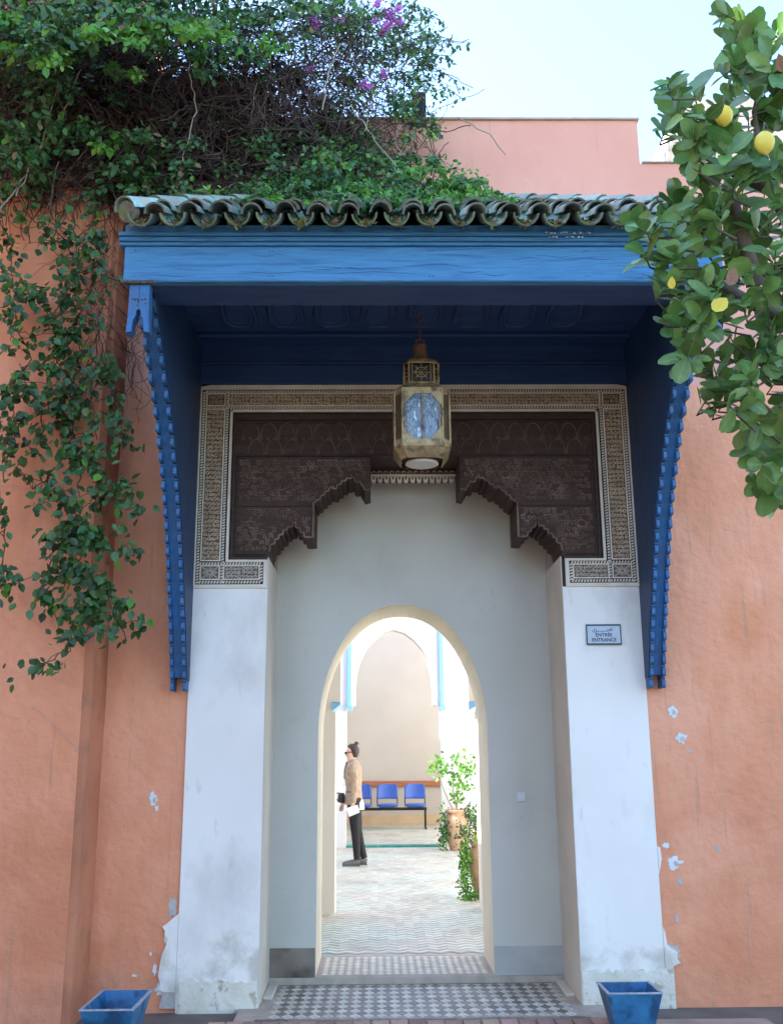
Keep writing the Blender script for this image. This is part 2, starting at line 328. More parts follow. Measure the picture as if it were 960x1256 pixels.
# ------------------------------------------------------------------ facade wall
def wy(x, z): return W + .012*noise.noise((x*1.1, z*1.1, 0)) + .004*noise.noise((x*5, z*5, 3))
gw = thing('gateway_wall', 'terracotta plastered wall with a stepped top above and beside the doorway', 'wall', (CX, W, 0))
m1 = MB()
for (x0, x1, z0, z1, nx, nz) in ((-1.95, -1.32, -.03, 4.295, 14, 70), (1.885, 7.0, -.03, 4.295, 70, 70)):
    m1.add(*ngrid(x0, x1, z0, z1, nx, nz, wy), 0, True)
    m1.box(x0, x1, W+.03, B, z0, z1)
m1.build('lower_plaster', 'pink', gw)
m1 = MB()
for (x0, x1, z0, z1, yo) in ((-1.95, 2.12, 4.295, 6.585, 0), (2.12, 7.0, 4.295, 6.19, 0)):
    m1.add(*ngrid(x0, x1, z0, z1, 40, 30, wy), 0, True); m1.box(x0+.002, x1-.002, W+.03, B, z0, z1-.002)
m1.build('upper_plaster', 'pinktop', gw)
m1 = MB(); m1.box(-.9, 2.135, W-.02, B+.01, 6.586, 6.602); m1.box(2.137, 7, W-.02, B+.01, 6.192, 6.205)
m1.build('coping', 'kerb', gw)
m1 = MB(); m1.box(-1.95, -.9, W+.02, B+.4, 6.586, 7.0); m1.build('raised_wall_end', 'pinktop', gw)
def blob(cx, cz, rx, rz, y, n=14, seed=0, th=.004, mbx=None, mi=0):
    rr = random.Random(seed); pts = []
    for i in range(n):
        a = 2*math.pi*i/n; k = rr.uniform(.55, 1.15); pts.append((cx+rx*k*math.cos(a), cz+rz*k*math.sin(a)))
    mbx.prism(pts, y-th, y+.03, mi)
# bare spots where paint came off: each with a grey rim painting in the shade of a sunken edge
for i, (cx, cz, rx, rz, mt) in enumerate(((2.061, 1.876, .036, .045, 'flake'), (2.105, 1.692, .045, .04, 'flake'), (2.0, .87, .055, .045, 'flake'),
        (1.95, .985, .028, .022, 'flake'), (-1.53, 1.315, .036, .045, 'flake'), (-1.505, 1.25, .013, .022, 'flake'), (-1.40, .42, .016, .03, 'flake'),
        (-1.47, .24, .018, .04, 'flake'), (-1.50, .33, .01, .014, 'flake'), (-1.60, .20, .02, .009, 'flake'), (-1.43, .12, .03, .05, 'flake'),
        (1.99, .52, .013, .03, 'flakeg'), (2.03, .75, .02, .03, 'flakeg'), (-1.37, .62, .03, .08, 'flakeg'), (1.95, .30, .05, .06, 'flakeg'), (2.16, 1.6, .018, .01, 'flakeg'), (2.3,.96,.018,.02,'flakeg'))):
    m1 = MB(); m2 = wy(cx, cz)
    blob(cx, cz, rx*1.06, rz*1.06, m2, 22, i, .002, m1, 1); blob(cx+.002, cz-.002, rx*.97, rz*.97, m2, 22, i, .004, m1, 0)
    if rx > .03: blob(cx+rx*.25, cz-rz*.2, rx*.45, rz*.5, m2, 14, i+40, .0055, m1, 1); blob(cx-rx*.3, cz+rz*.3, rx*.25, rz*.3, m2, 9, i+80, .006, m1, 0)
    m1.build('bare_patch', [mt, 'flakeg'], gw)
# thin cracks in the plaster
ck = MB()
for (px, py, L_, a) in ((860, 640, .3, -.2), (900, 690, .35, .15), (700+150, 790, .2, -.5), (880, 900, .4, .2), (830, 870, .3, .3), (930, 880, .3, -.1), (845, 950, .2, .8), (60, 870, .5, -.7), (880, 1010, .25, 1.2), (20, 612, .55, -.15), (930, 760, .3, .5)):
    p = at(px, py, W); pts = []
    x, z = p.x, p.z
    yb = 6.68 if x < -1.85 else None
    for k in range(12):
        pts.append((x, (yb-.001 if yb else wy(x, z)), z)); x += L_/12*math.cos(a)+random.uniform(-.006, .006); z += L_/12*math.sin(a)+random.uniform(-.01, .01)
    ck.tube(pts, .0016, 3, smooth=False)
ck.build('plaster_cracks', 'flakeg', gw, kind='stuff')
# ------------------------------------------------------------------ left wall, standing forward
lw = thing('buttress_wall', 'ochre plastered wall standing forward at the far left, under the vine', 'wall', (-4, 6.7, 0))
def ly(x, z): return 6.70 + .015*noise.noise((x*1.3, z*1.3, 9)) + .005*noise.noise((x*6, z*6, 1))
m1 = MB(); m1.add(*ngrid(-7, -1.955, -.03, 8.6, 90, 130, ly), 0, True); m1.box(-7, -1.957, 6.72, 8.0, -.03, 8.6)
m1.build('plaster', 'pink', lw); m1 = MB()
V = []; Fs = []
for j in range(71):
    z = -.03+8.63*j/70; rx = -1.898+.010*noise.noise((3, z*1.3, 0))
    for (yy, xx) in ((ly(-1.955, z), -1.955), (6.702, rx-.006), (6.712, rx), (W+.05, rx+.004)): V.append((xx, yy, z))
for j in range(70):
    for q in range(3): a = j*4+q; Fs.append((a, a+1, a+5, a+4))
m1.add(V, Fs, 0, True)
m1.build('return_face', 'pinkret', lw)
nb_ = thing('added_shade_house', 'tall unseen plastered house added on the left to keep the facade in shade', 'house', (-6, 1, 0))
m1 = MB(); m1.box(-8.5, -4.6, 1.2, 6.69, -.03, 10.6); m1.box(-9.5, -7.02, 6.691, 11, -.03, 15.5); m1.build('wall', 'pink', nb_)  # out-of-view house added so its shadow covers facade, canopy and tree
m1 = MB(); m1.box(-8.6, -4.5, 1.1, 6.695, 10.6, 10.72); m1.build('coping', 'kerb', nb_)
# garden trees on the other side of the forecourt, behind the viewer
rg_ = random.Random(77); gm = MB()
for k in range(2600):
    while True:
        v_ = Vector((rg_.uniform(-1, 1), rg_.uniform(-1, 1), rg_.uniform(-1, 1)))
        if v_.length < 1: break
    p = Vector((v_.x*2.2, v_.y*2.0, 4.4+v_.z*3.6)); q = [Vector((rg_.gauss(0, .17), rg_.gauss(0, .17), rg_.gauss(0, .17))) for _ in range(4)]
    gm.add([p+a for a in q], [(0, 1, 2), (0, 2, 3)], 0, False, rg_.random())
gme = bpy.data.meshes.new('crown'); gme.from_pydata(gm.v, [], gm.f); gme.materials.append(M['vleaf'])
tm_ = MB(); tm_.tube([(0, 0, -.03), (.05, 0, 1.2), (0, .05, 3.2)], [.22, .17, .12], 8)
tme = bpy.data.meshes.new('trunk'); tme.from_pydata(tm_.v, [], tm_.f); tme.materials.append(M['bark'])
for k, (x, y, lb) in enumerate(((-7.5, -5, 'garden tree behind the viewer at the far left'), (-1.2, -7.5, 'garden tree straight behind the viewer'), (5.0, -7.2, 'garden tree behind the viewer at the right'), (10.5, -1, 'garden tree closing the right side of the forecourt'))):
    g_ = thing('garden_tree', lb, 'tree', (x, y, 0), 'garden trees across the forecourt'); g_.rotation_euler.z = k*1.1; g_.scale = (.85, .85, .8)
    for me in (gme, tme):
        o = bpy.data.objects.new(me.name, me); col.objects.link(o); o.parent = g_
# ------------------------------------------------------------------ portal
po = thing('entrance_portal', 'white painted doorway surround with carved stucco frame', 'doorway', (CX, W, 0))
def pier(x0, x1, outer):
    m = MB(); y0 = W-.018; nx, nz = 14, 60
    f = lambda x, z: y0+.005*noise.noise((x*2, z*2, 7))
    m.add(*ngrid(x0, x1, -.03, 2.757, nx, nz, f), 0, True)
    m.box(x0, x1, y0+.012, B, -.03, 2.756)
    return m.build('pier', 'white', po)
pier(-1.32, -.785, -1); pier(1.33, 1.885, 1)
# reveals: beige inner faces
for (x0, x1) in ((-.787, -.781), (1.326, 1.332)):
    m1 = MB(); m1.box(x0, x1, W-.012, B, .0, 2.98); m1.build('reveal', 'revealc', po)
m1 = MB(); blob(0, 0, 1, 1, 0, 10, 5, 0, m1)
m1 = MB(); pts = [(1.3245, 7.40+.022*math.cos(a)*k, 2.015+.07*math.sin(a)*k) for a, k in [(2*math.pi*i/12, random.uniform(.6, 1.1)) for i in range(12)]]
m1.add(pts, [tuple(range(12))]); m1.build('bare_patch', 'flake', po)
# the ragged edge of limewash over the pink wall, and old flaking base
m1 = MB()
edge = [(-1.322, .58), (-1.345, .56), (-1.36, .55), (-1.40, .515), (-1.425, .50), (-1.405, .47), (-1.41, .45), (-1.385, .42), (-1.40, .37), (-1.42, .33), (-1.43, .27), (-1.44, .20), (-1.42, .15), (-1.44, .12), (-1.40, .10), (-1.322, .10)]
m1.prism(edge, W-.022, W+.05); m1.build('ragged_limewash_edge', 'white', po)
m1 = MB()
edge = [(1.887, .47), (1.90, .44), (1.91, .36), (1.935, .335), (1.975, .31), (1.97, .27), (1.99, .245), (1.94, .225), (1.93, .16), (1.90, .10), (1.887, .05)]
m1.prism(edge[::-1], W-.02, W+.05)
m1.build('ragged_limewash_edge', 'white', po); m1 = MB(); m1.prism([(1.887, .98), (1.905, .97), (1.912, .90), (1.895, .83), (1.887, .80)][::-1], W-.02, W+.05); m1.build('ragged_limewash_edge', 'white', po)
for k, (x0, x1, zt) in enumerate(((-1.30, -.79, .17), (1.335, 1.94, .20))):
    top = [(x0+(x1-x0)*i/24, zt+random.uniform(-.02, .02)) for i in range(25)]
    m1 = MB(); m1.prism([(x0, -.03), (x1, -.03)]+top[::-1], W-.026, W-.015); m1.build('flaking_base', 'whiteold', po)
m1 = MB(); m1.prism([(-1.43, .0), (-1.30, .0), (-1.302, .16), (-1.34, .15), (-1.37, .17), (-1.40, .12), (-1.415, .06)], W-.014, W+.03)
m1.build('flaking_base', 'flakeg', po)

# carved stucco frame --------------------------------------------------
YS = W-.03          # front of plain borders
def spiral(cx, cz, r, turns, sg, a0, n=11):
    return [(cx+r*(1-i/n*.85)*math.cos(a0+sg*turns*2*math.pi*i/n), cz+r*(1-i/n*.85)*math.sin(a0+sg*turns*2*math.pi*i/n)) for i in range(n+1)]
def arabesque(m, x0, x1, z0, z1, y, seed, cell=.036, wd=.0065, dp=.007, mi=0):
    rr = random.Random(seed); nx = max(1, round((x1-x0)/cell)); nz = max(1, round((z1-z0)/cell))
    cx_, cz_ = (x1-x0)/nx, (z1-z0)/nz
    for i in range(nx):
        for j in range(nz):
            cx = x0+(i+.5)*cx_; cz = z0+(j+.5)*cz_; sg = 1 if (i+j) % 2 else -1
            k = (i+2*j) % 5
            if k == 3:      # ring with a pip
                m.ribbon([(cx+.36*cx_*math.cos(2*math.pi*t/8), cz+.36*cz_*math.sin(2*math.pi*t/8)) for t in range(8)], y, wd, dp*1.2, mi, True)
            elif k == 1:    # palmette leaves
                for a in (-.9, 0, .9):
                    b = a+math.pi/2*(1 if sg > 0 else -1)+rr.uniform(-.2, .2)
                    m.ribbon([(cx, cz-.3*cz_*sg), (cx+.3*cx_*math.cos(b)*.8, cz+.25*cz_*math.sin(b)), (cx+.48*cx_*math.cos(b), cz+.5*cz_*math.sin(b))], y, wd*1.1, dp, mi)
            else:
                m.ribbon(spiral(cx, cz, .47*min(cx_, cz_), 1.25, sg, rr.uniform(0, 6.28), 9), y, wd, dp, mi)
            if i < nx-1 and rr.random() < .8:
                m.ribbon([(cx+.3*cx_, cz-.35*cz_), (cx+.5*cx_, cz+rr.uniform(-.1, .1)*cz_), (cx+.75*cx_, cz+.38*cz_)], y, wd*.8, dp, mi)
def chain(m, x0, z0, x1, z1, y, wd=.026, pitch=.044, mi=0):
    L_ = math.hypot(x1-x0, z1-z0); n = max(2, round(L_/pitch)); hz = abs(x1-x0) > abs(z1-z0)
    n = round(L_/.021)
    for i in range(n):
        t = (i+.5)/n; x = x0+(x1-x0)*t; z = z0+(z1-z0)*t; h = wd*.36; g = .0058
        P4 = [(x-g-.004, z-h), (x+g-.004, z-h), (x+g+.004, z+h), (x-g+.004, z+h)] if hz else [(x-h, z-g-.004), (x+h, z-g+.004), (x+h, z+g+.004), (x-h, z+g-.004)]
        m.add([(p[0], y-.007, p[1]) for p in P4]+[(p[0], y+.001, p[1]) for p in P4], [(0, 1, 2, 3), (4, 5, 1, 0), (5, 6, 2, 1), (6, 7, 3, 2), (7, 4, 0, 3)], mi)
def mx(x): return 2*CX-x
gb = MB()      # backing slab of the stucco, three pieces
gb.box(-1.319, 1.884, W-.012, W+.25, 4.083, 4.292); gb.box(-1.319, -1.07, W-.012, W+.25, 2.96, 4.083); gb.box(mx(-1.07), 1.884, W-.012, W+.25, 2.96, 4.083)
gb.box(-1.319, -.787, W-.012, W+.5, 2.757, 2.96); gb.box(1.334, 1.884, W-.012, W+.5, 2.757, 2.96)
gb.build('stucco_ground', 'stuccod', po)
def frame_rect(m, x0, x1, z0, z1, w=.009, y=YS, mi=0):
    for (a, b, c, d) in ((x0-w, x1+w, z1, z1+w), (x0-w, x1+w, z0-w, z0), (x0-w, x0, z0, z1), (x1, x1+w, z0, z1)):
        m.box(a, b, y+.004, W-.005, c, d, mi)
pw = MB()      # plain borders and fillets
topz = lambda x: 4.295+.006*noise.noise((x*9, 0, 0))
N_ = 40; tp = [(-1.325+3.215*i/N_, topz(i)) for i in range(N_+1)]; tp[0] = (-1.312, 4.28); tp[-1] = (1.876, 4.28)
pw.prism([(-1.325, 4.262), (1.89, 4.262)]+tp[::-1], YS-.004, W-.004)
for s in (0, 1):
    X = (lambda x: x) if s == 0 else mx
    def bx(a, b, c, d, y=YS): pw.box(min(X(a), X(b)), max(X(a), X(b)), y, W-.004, c, d)
    bx(-1.325, -1.303, 2.757, 4.262); bx(-1.088, -1.070, 2.962, 4.098)
    bx(-1.303, -.787, 2.757, 2.783); bx(-.815, -.787, 2.783, 2.962); bx(-1.088, -.815, 2.946, 2.962)
pw.box(-1.088, mx(-1.088), YS, W-.004, 4.085, 4.102)
pw.build('stucco_border', 'stuccow', po)
panels = []    # x0,x1,z0,z1
top_p = (-1.10, mx(-1.10), 4.140, 4.226)
for s in (0, 1):
    X = (lambda x: x) if s == 0 else mx
    def rc(a, b, c, d): return (min(X(a), X(b)), max(X(a), X(b)), c, d)
    panels += [('side', rc(-1.262, -1.135, 2.962, 4.100)), ('corner', rc(-1.262, -1.135, 4.140, 4.226)), ('rosette', rc(-1.262, -1.135, 2.825, 2.915)), ('base', rc(-1.095, -.850, 2.825, 2.915))]
panels.append(('top', top_p))
fr = MB(); ch = MB()
for i, (k, (a, b, c, d)) in enumerate(panels):
    frame_rect(fr, a, b, c, d)
    m = MB(); m.box(a, b, W-.017, W-.006, c, d, 1)
    if k == 'rosette':
        cx, cz = (a+b)/2, (c+d)/2; rx, rz = (b-a)/2, (d-c)/2
        for q in range(8):
            an = q*math.pi/4+.39*0; e = .92
            ux, uz = math.cos(an), math.sin(an); k2 = e/max(abs(ux), abs(uz))*.95
            m.ribbon([(cx+ux*rx*.15, cz+uz*rz*.15), (cx+ux*rx*k2, cz+uz*rz*k2)], W-.017, .010, .008, 0)
            an += math.pi/8; ux, uz = math.cos(an), math.sin(an)
            m.ribbon([(cx+ux*rx*.3, cz+uz*rz*.3), (cx+ux*rx*.8, cz+uz*rz*.8)], W-.017, .006, .008, 0)
    elif k == 'corner':
        cx, cz = (a+b)/2, (c+d)/2
        arabesque(m, a+.005, b-.005, c+.004, d-.004, W-.017, 50+i, .034, .004, .004)
    else:
        arabesque(m, a+.004, b-.004, c+.003, d-.003, W-.017, i, .033 if k == 'side' else .029, .0078, .009)
    m.build('carved_panel', ['stuccol' if k in ('rosette', 'base') else 'stuccot', 'stuccob'], po)
fr.build('panel_fillets', 'stuccow', po)
for s in (0, 1):
    X = (lambda x: x) if s == 0 else mx
    y = W-.012
    chain(ch, X(-1.287), 2.79, X(-1.287), 4.25, y); chain(ch, X(-1.111), 2.79, X(-1.111), 4.25, y)
    chain(ch, X(-1.28), 2.801, X(-.83), 2.801, y); chain(ch, X(-1.28), 2.936, X(-.83), 2.936, y); chain(ch, X(-.830), 2.80, X(-.830), 2.93, y)
chain(ch, -1.28, 4.246, mx(-1.28), 4.246, W-.012); chain(ch, -1.28, 4.119, mx(-1.28), 4.119, W-.012)
ch.build('braided_bands', 'stuccow', po, kind='stuff')
# ------------------------------------------------------------------ carved cedar lintel with stepped lobed brackets
YW = W+.03
prof = [(-.048, 3.76), (-.048, 3.50), (-.079, 3.493), (-.090, 3.502), (-.109, 3.518), (-.122, 3.552), (-.139, 3.575), (-.160, 3.582), (-.181, 3.602), (-.205, 3.588), (-.23, 3.594), (-.255, 3.572), (-.284, 3.569),
        (-.30, 3.545), (-.32, 3.532), (-.335, 3.512), (-.362, 3.513), (-.375, 3.485), (-.403, 3.476), (-.418, 3.447), (-.439, 3.432), (-.466, 3.36), (-.466, 3.144), (-.501, 3.15), (-.512, 3.172), (-.538, 3.183), (-.550, 3.212), (-.568, 3.220), (-.582, 3.245), (-.604, 3.242),
        (-.634, 3.268), (-.650, 3.238), (-.669, 3.228), (-.685, 3.20), (-.716, 3.186), (-.730, 3.155), (-.758, 3.137), (-.765, 3.105), (-.783, 3.084), (-.783, 2.964), (-1.068, 2.964), (-1.068, 4.083)]
ld = thing('carved_lintel', 'dark carved cedar lintel with lobed brackets stepping down to both piers', 'lintel', (CX, W+.2, 3.0))
def scallop(P, i0, i1, step=.046, amp=.021):
    out = P[:i0]; acc = 0
    for a, b in zip(P[i0:i1], P[i0+1:i1+1]):
        L_ = math.hypot(b[0]-a[0], b[1]-a[1]); k = max(1, round(L_/(step/4)))
        for q in range(k):
            t = q/k; d = acc+L_*t; o = amp*abs(math.sin(math.pi*d/step))
            nx, nz = -(b[1]-a[1])/L_, (b[0]-a[0])/L_; out.append((a[0]+(b[0]-a[0])*t+nx*o, a[1]+(b[1]-a[1])*t+nz*o))
        acc += L_
    return out+P[i1:]
base = [(-.048, 3.76), (-.048, 3.50), (-.085, 3.487), (-.125, 3.555), (-.155, 3.575), (-.181, 3.618), (-.21, 3.592), (-.25, 3.575), (-.285, 3.545), (-.325, 3.508), (-.33, 3.532), (-.375, 3.495), (-.415, 3.455), (-.466, 3.40), (-.466, 3.135), (-.50, 3.135), (-.545, 3.19), (-.58, 3.225), (-.605, 3.262),
        (-.625, 3.235), (-.665, 3.215), (-.70, 3.175), (-.745, 3.13), (-.775, 3.08), (-.783, 3.03), (-.783, 2.964), (-1.068, 2.964), (-1.068, 4.083)]
prof = scallop(scallop(base, 15, 23), 3, 13)
mid = prof[0]
full = prof + [(mx(p[0]), p[1]) for p in prof[::-1]]
# split into boards at the seams so each plank is a part
def clip(poly, z0, z1):
    def cut(P, f):
        out = []
        for i in range(len(P)):
            a, b = P[i-1], P[i]; fa, fb = f(a), f(b)
            if (fa >= 0) != (fb >= 0): t = fa/(fa-fb); out.append((a[0]+(b[0]-a[0])*t, a[1]+(b[1]-a[1])*t))
            if fb >= 0: out.append(b)
        return out
    return cut(cut(poly, lambda p: p[1]-z0), lambda p: z1-p[1])
S1, S2 = 3.752, 3.372
top_board = [(-1.068, S1+.002), (mx(-1.068), S1+.002), (mx(-1.068), 4.083), (-1.068, 4.083)]
m = MB(); m.prism(top_board, YW, W+.44); m.build('plank', 'wood', ld)
for s in (0, 1):
    half = prof if s == 0 else [(mx(p[0]), p[1]) for p in prof[::-1]]
    for (a, b) in ((2.9, S2-.002), (S2+.002, S1-.002)):
        P = clip(half, a, b); m = MB(); m.prism(P, YW+random.uniform(0, .004), W+.44); m.build('plank', 'wood', ld)
    # rounded edge ribs under the lobes
    m = MB()
    e = [p for p in prof[1:-3]]
    e = e if s == 0 else [(mx(p[0]), p[1]) for p in e]
    for yy in (YW-.004, W+.43):
        m.tube([(p[0], yy, p[1]+.002) for p in e], .008, 5)
    m.build('lobe_moulding', 'woodr', ld)
# mouldings round the planks
m = MB()
X0, X1 = -1.066, mx(-1.066)
for (a, b, c, d, y) in ((X0, X1, 4.035, 4.081, YW-.02), (X0, X0+.022, 2.99, 4.035, YW-.018), (X1-.022, X1, 2.99, 4.035, YW-.018),
                        (X0, -.787, 2.966, 2.99, YW-.022), (mx(-.787), X1, 2.966, 2.99, YW-.022), (X0+.05, X1-.05, 4.012, 4.02, YW-.008), (X0+.05, X1-.05, 3.762, 3.770, YW-.008)):
    m.box(a, b, y, YW+.01, c, d)
for s in (0, 1):
    a, b = (-1.03, -.80) if s == 0 else (mx(-.80), mx(-1.03))
    n = 14
    for i in range(n):
        x = a+(b-a)*i/n; m.ribbon([(x, 2.996), (x+.016, 3.016)], YW, .008, .008)
    xx = -1.028 if s == 0 else mx(-1.028)-.006
    m.box(xx, xx+.006, YW-.007, YW+.01, 3.02, 3.74)
m.build('moulding', 'wood', ld)
# interlaced pointed arches on the top plank
m = MB(); px_ = .165; n = 16
x = X0+.07
while x < X1-.12:
    for (xa, z0, z1) in ((x, 3.90, 4.01), (x+.04, 3.77, 3.885)):
        ww = .12
        pts = [(xa, z0)]+[(xa+ww*.5*(1-math.cos(t*math.pi/2))*1.0, z0+(z1-z0)*math.sin(t*math.pi/2)**.8) for t in (.3, .6, .85, 1)]
        pts = pts + [(2*(xa+ww*.5)-p[0], p[1]) for p in pts[-2::-1]]
        m.ribbon(pts, YW, .0055, .007)
    for q in (0, .055, .11):
        c = (x+q, 3.892); m.ribbon([(c[0]-.012, c[1]), (c[0], c[1]+.012), (c[0]+.012, c[1]), (c[0], c[1]-.012)], YW, .005, .006, 0, True)
    x += px_*.8
m.build('arcade_carving', 'woodr', ld, kind='stuff')
def inside(p, poly):
    c = False
    for i in range(len(poly)):
        a, b = poly[i-1], poly[i]
        if (a[1] > p[1]) != (b[1] > p[1]) and p[0] < (b[0]-a[0])*(p[1]-a[1])/(b[1]-a[1])+a[0]: c = not c
    return c
m = MB(); rr = random.Random(4)
for s in (0, 1):
    for row, z in enumerate([3.70, 3.655, 3.61, 3.565, 3.52, 3.475, 3.43, 3.325, 3.28, 3.235, 3.19, 3.145, 3.10, 3.055]):
        x = -1.0+(.02 if row % 2 else 0)
        while x < -.06:
            if all(inside((x+dx, z+dz), prof) for dx, dz in ((-.03, 0), (.03, 0), (0, -.035), (0, .02))):
                xx = x if s == 0 else mx(x)
                if rr.random() < .9: m.ribbon(spiral(xx, z, .02, 1.2, 1 if (row % 2) ^ s else -1, rr.uniform(0, 6), 8), YW+.002, .0085, .010)
                if rr.random() < .7: m.ribbon([(xx-.02, z+.018), (xx, z+.026), (xx+.02, z+.016)], YW+.002, .009, .009)
            x += .041
m.build('scroll_carving', 'woodr', ld, kind='stuff')
# pierced plaster soffit strip between the brackets and ceiling of the porch
m = MB(); m.box(-.783, 1.328, W+.442, B-.002, 3.78, 3.9); m.box(-1.06, mx(-1.06), W+.25, W+.438, 4.085, 4.2); m.build('porch_ceiling', 'grey', po)
m = MB(); m.box(-.783, 1.328, W+.442, W+.50, 3.55, 3.78); 
m = MB(); x0, x1 = -.046, mx(-.046)
m.box(x0, x1, W+.43, W+.60, 3.70, 3.76, 0)
for i in range(14):
    x = x0+(x1-x0)*i/14
    for z in (3.705, 3.735): m.ribbon([(x+.005, z), (x+.02, z+.02), (x+.038, z+.005)], W+.43, .008, .012, 1)
m.box(x0, x1, W+.38, W+.43, 3.70, 3.712, 1)
for i in range(13):       # little pierced arches hanging below
    xa = x0+(x1-x0)*i/13; m.prism([(xa+.003, 3.70), (xa+.003, 3.665), (xa+.012, 3.655), (xa+.030, 3.655), (xa+.038, 3.665), (xa+.038, 3.70), (xa+.03, 3.70), (xa+.024, 3.675), (xa+.016, 3.675), (xa+.01, 3.70)], W+.40, W+.44, 1)
m.build('pierced_plaster_strip', ['stuccob', 'stuccow'], po)
# ------------------------------------------------------------------ grey wall with arch
gv = thing('vestibule_wall', 'grey plastered wall with a tall round-headed arch, deep in the doorway', 'wall', (.19, B, .05))
ARCH = [(.64*math.cos(t)**.92 if math.cos(t) > 0 else 0, 1.75+.977*math.sin(t)**1.02) for t in [math.pi/2*i/18 for i in range(19)]]
def archpoly(cx, base, pts): return [(cx+pts[0][0], base)]+[(cx+p[0], p[1]) for p in pts]+[(cx-p[0], p[1]) for p in pts[-2::-1]]+[(cx-pts[0][0], base)]
AP = archpoly(.19, .05, ARCH)
def holed(m, ap, x0, x1, z0, z1, y0, y1, mi=0, mr=0):
    """wall slab with an arched hole: strips from the arch outline to the rectangle"""
    n = len(ap); cx = (ap[0][0]+ap[-1][0])/2
    outer = []
    for i, p in enumerate(ap):
        if i == 0: outer.append((x1, z0))
        elif i == n-1: outer.append((x0, z0))
        else:
            zz = p[1]; fx = p[0]-cx
            t = i/(n-1)
            if t < .25: outer.append((x1, z0+(z1-z0)*t/.25))
            elif t > .75: outer.append((x0, z0+(z1-z0)*(1-t)/.25))
            else: outer.append((x1+(x0-x1)*(t-.25)/.5, z1))
    for y, fl in ((y0, 0), (y1, 1)):
        V = [(a[0], y, a[1]) for a in ap]+[(b[0], y, b[1]) for b in outer]
        m.add(V, [((i, n+i, n+i+1, i+1) if fl else (i, i+1, n+i+1, n+i)) for i in range(n-1)], mi)
    V = [(a[0], y0, a[1]) for a in ap]+[(a[0], y1, a[1]) for a in ap]
    m.add(V, [(i, i+1, n+i+1, n+i) for i in range(n-1)], mr, False)
    V = [(a[0], y0, a[1]) for a in outer]+[(a[0], y1, a[1]) for a in outer]
    m.add(V, [(i, i+1, n+i+1, n+i) for i in range(n-1)], mi)
# insert corner vertices: extend sampling so corners are hit
def dens(ap, k=3):
    out = []
    for i in range(len(ap)-1):
        for q in range(k): t = q/k; out.append((ap[i][0]+(ap[i+1][0]-ap[i][0])*t, ap[i][1]+(ap[i+1][1]-ap[i][1])*t))
    out.append(ap[-1]); 
    while (len(out)-1) % 4: out.insert(1, ((out[0][0]+out[1][0])/2, (out[0][1]+out[1][1])/2))
    return out
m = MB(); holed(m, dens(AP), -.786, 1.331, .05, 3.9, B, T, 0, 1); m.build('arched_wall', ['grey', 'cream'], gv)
m = MB(); m.box(-.786, -.455, B-.006, B+.02, .05, .245); m.build('skirting', 'skirtl', gv)
m = MB(); m.box(.835, 1.331, B-.006, B+.02, .05, .245); m.build('skirting', 'skirtr', gv)
m = MB(); m.box(-7, -.79, B, T, -.03, 4.3); m.box(1.334, 7, B+.002, T, -.03, 4.3); m.box(-.786, 1.331, B+.1, T, 3.901, 6.5); m.build('side_wall', 'courtc', gv)
sw = MB(); sw.bbox(1.036, 1.098, B-.012, B, 1.246, 1.311, .003); sw.box(1.05, 1.084, B-.016, B-.011, 1.262, 1.296); tag(sw.build('light_switch', 'plastic'), 'small square white light switch on the grey wall right of the arch', 'switch')
# ------------------------------------------------------------------ plaque
pq = thing('entrance_plaque', 'small framed plaque with Arabic and ENTRÉE ENTRANCE on the right white pier', 'sign', (1.605, W-.02, 2.34))
m = MB(); m.box(1.486, 1.724, W-.027, W-.019, 2.343, 2.479); m.build('plate', 'paper', pq)
m = MB()
for (a, b, c, d) in ((1.482, 1.728, 2.473, 2.483), (1.482, 1.728, 2.338, 2.348), (1.482, 1.4875, 2.348, 2.473), (1.7225, 1.728, 2.348, 2.473)): m.box(a, b, W-.032, W-.020, c, d)
m.build('frame', 'ink', pq)
def text(s, x, z, size, y, parent, mt='ink', name='lettering'):
    cu = bpy.data.curves.new(name, 'FONT'); cu.body = s; cu.size = size; cu.align_x = 'CENTER'; cu.extrude = .0008; cu.offset = .0006; cu.resolution_u = 3
    tmp = bpy.data.objects.new('tmp', cu); col.objects.link(tmp)
    dg = bpy.context.evaluated_depsgraph_get(); me = bpy.data.meshes.new_from_object(tmp.evaluated_get(dg)); bpy.data.objects.remove(tmp)
    me.transform(Matrix.Translation((x, y, z)) @ Matrix.Rotation(math.pi/2, 4, 'X')); me.materials.clear(); me.materials.append(M[mt])
    return link(name, me, parent)
text('ENTRÉE', 1.605, 2.397, .034, W-.0285, pq); text('ENTRANCE', 1.605, 2.362, .034, W-.0285, pq)
m = MB()   # Arabic word for entrance, drawn with strokes, right to left: alif, lam, dal, khah, waw, lam
def st(pts, w=.0042): m.ribbon(pts, W-.027, w, .0015)
st([(1.664, 2.437), (1.664, 2.457)]); st([(1.657, 2.457), (1.657, 2.437), (1.650, 2.437)]); st([(1.652, 2.447), (1.645, 2.443), (1.643, 2.437), (1.651, 2.437)])
st([(1.640, 2.447), (1.630, 2.444), (1.640, 2.434), (1.628, 2.4345)]); st([(1.634, 2.453), (1.636, 2.453)], .004)
st([(1.632, 2.4345), (1.560, 2.4345)]); st([(1.560, 2.4345), (1.556, 2.443), (1.549, 2.440), (1.553, 2.434), (1.552, 2.427), (1.543, 2.424)])
st([(1.541, 2.457), (1.541, 2.434), (1.534, 2.428), (1.526, 2.432), (1.524, 2.441)])
m.build('arabic_lettering', 'ink', pq)
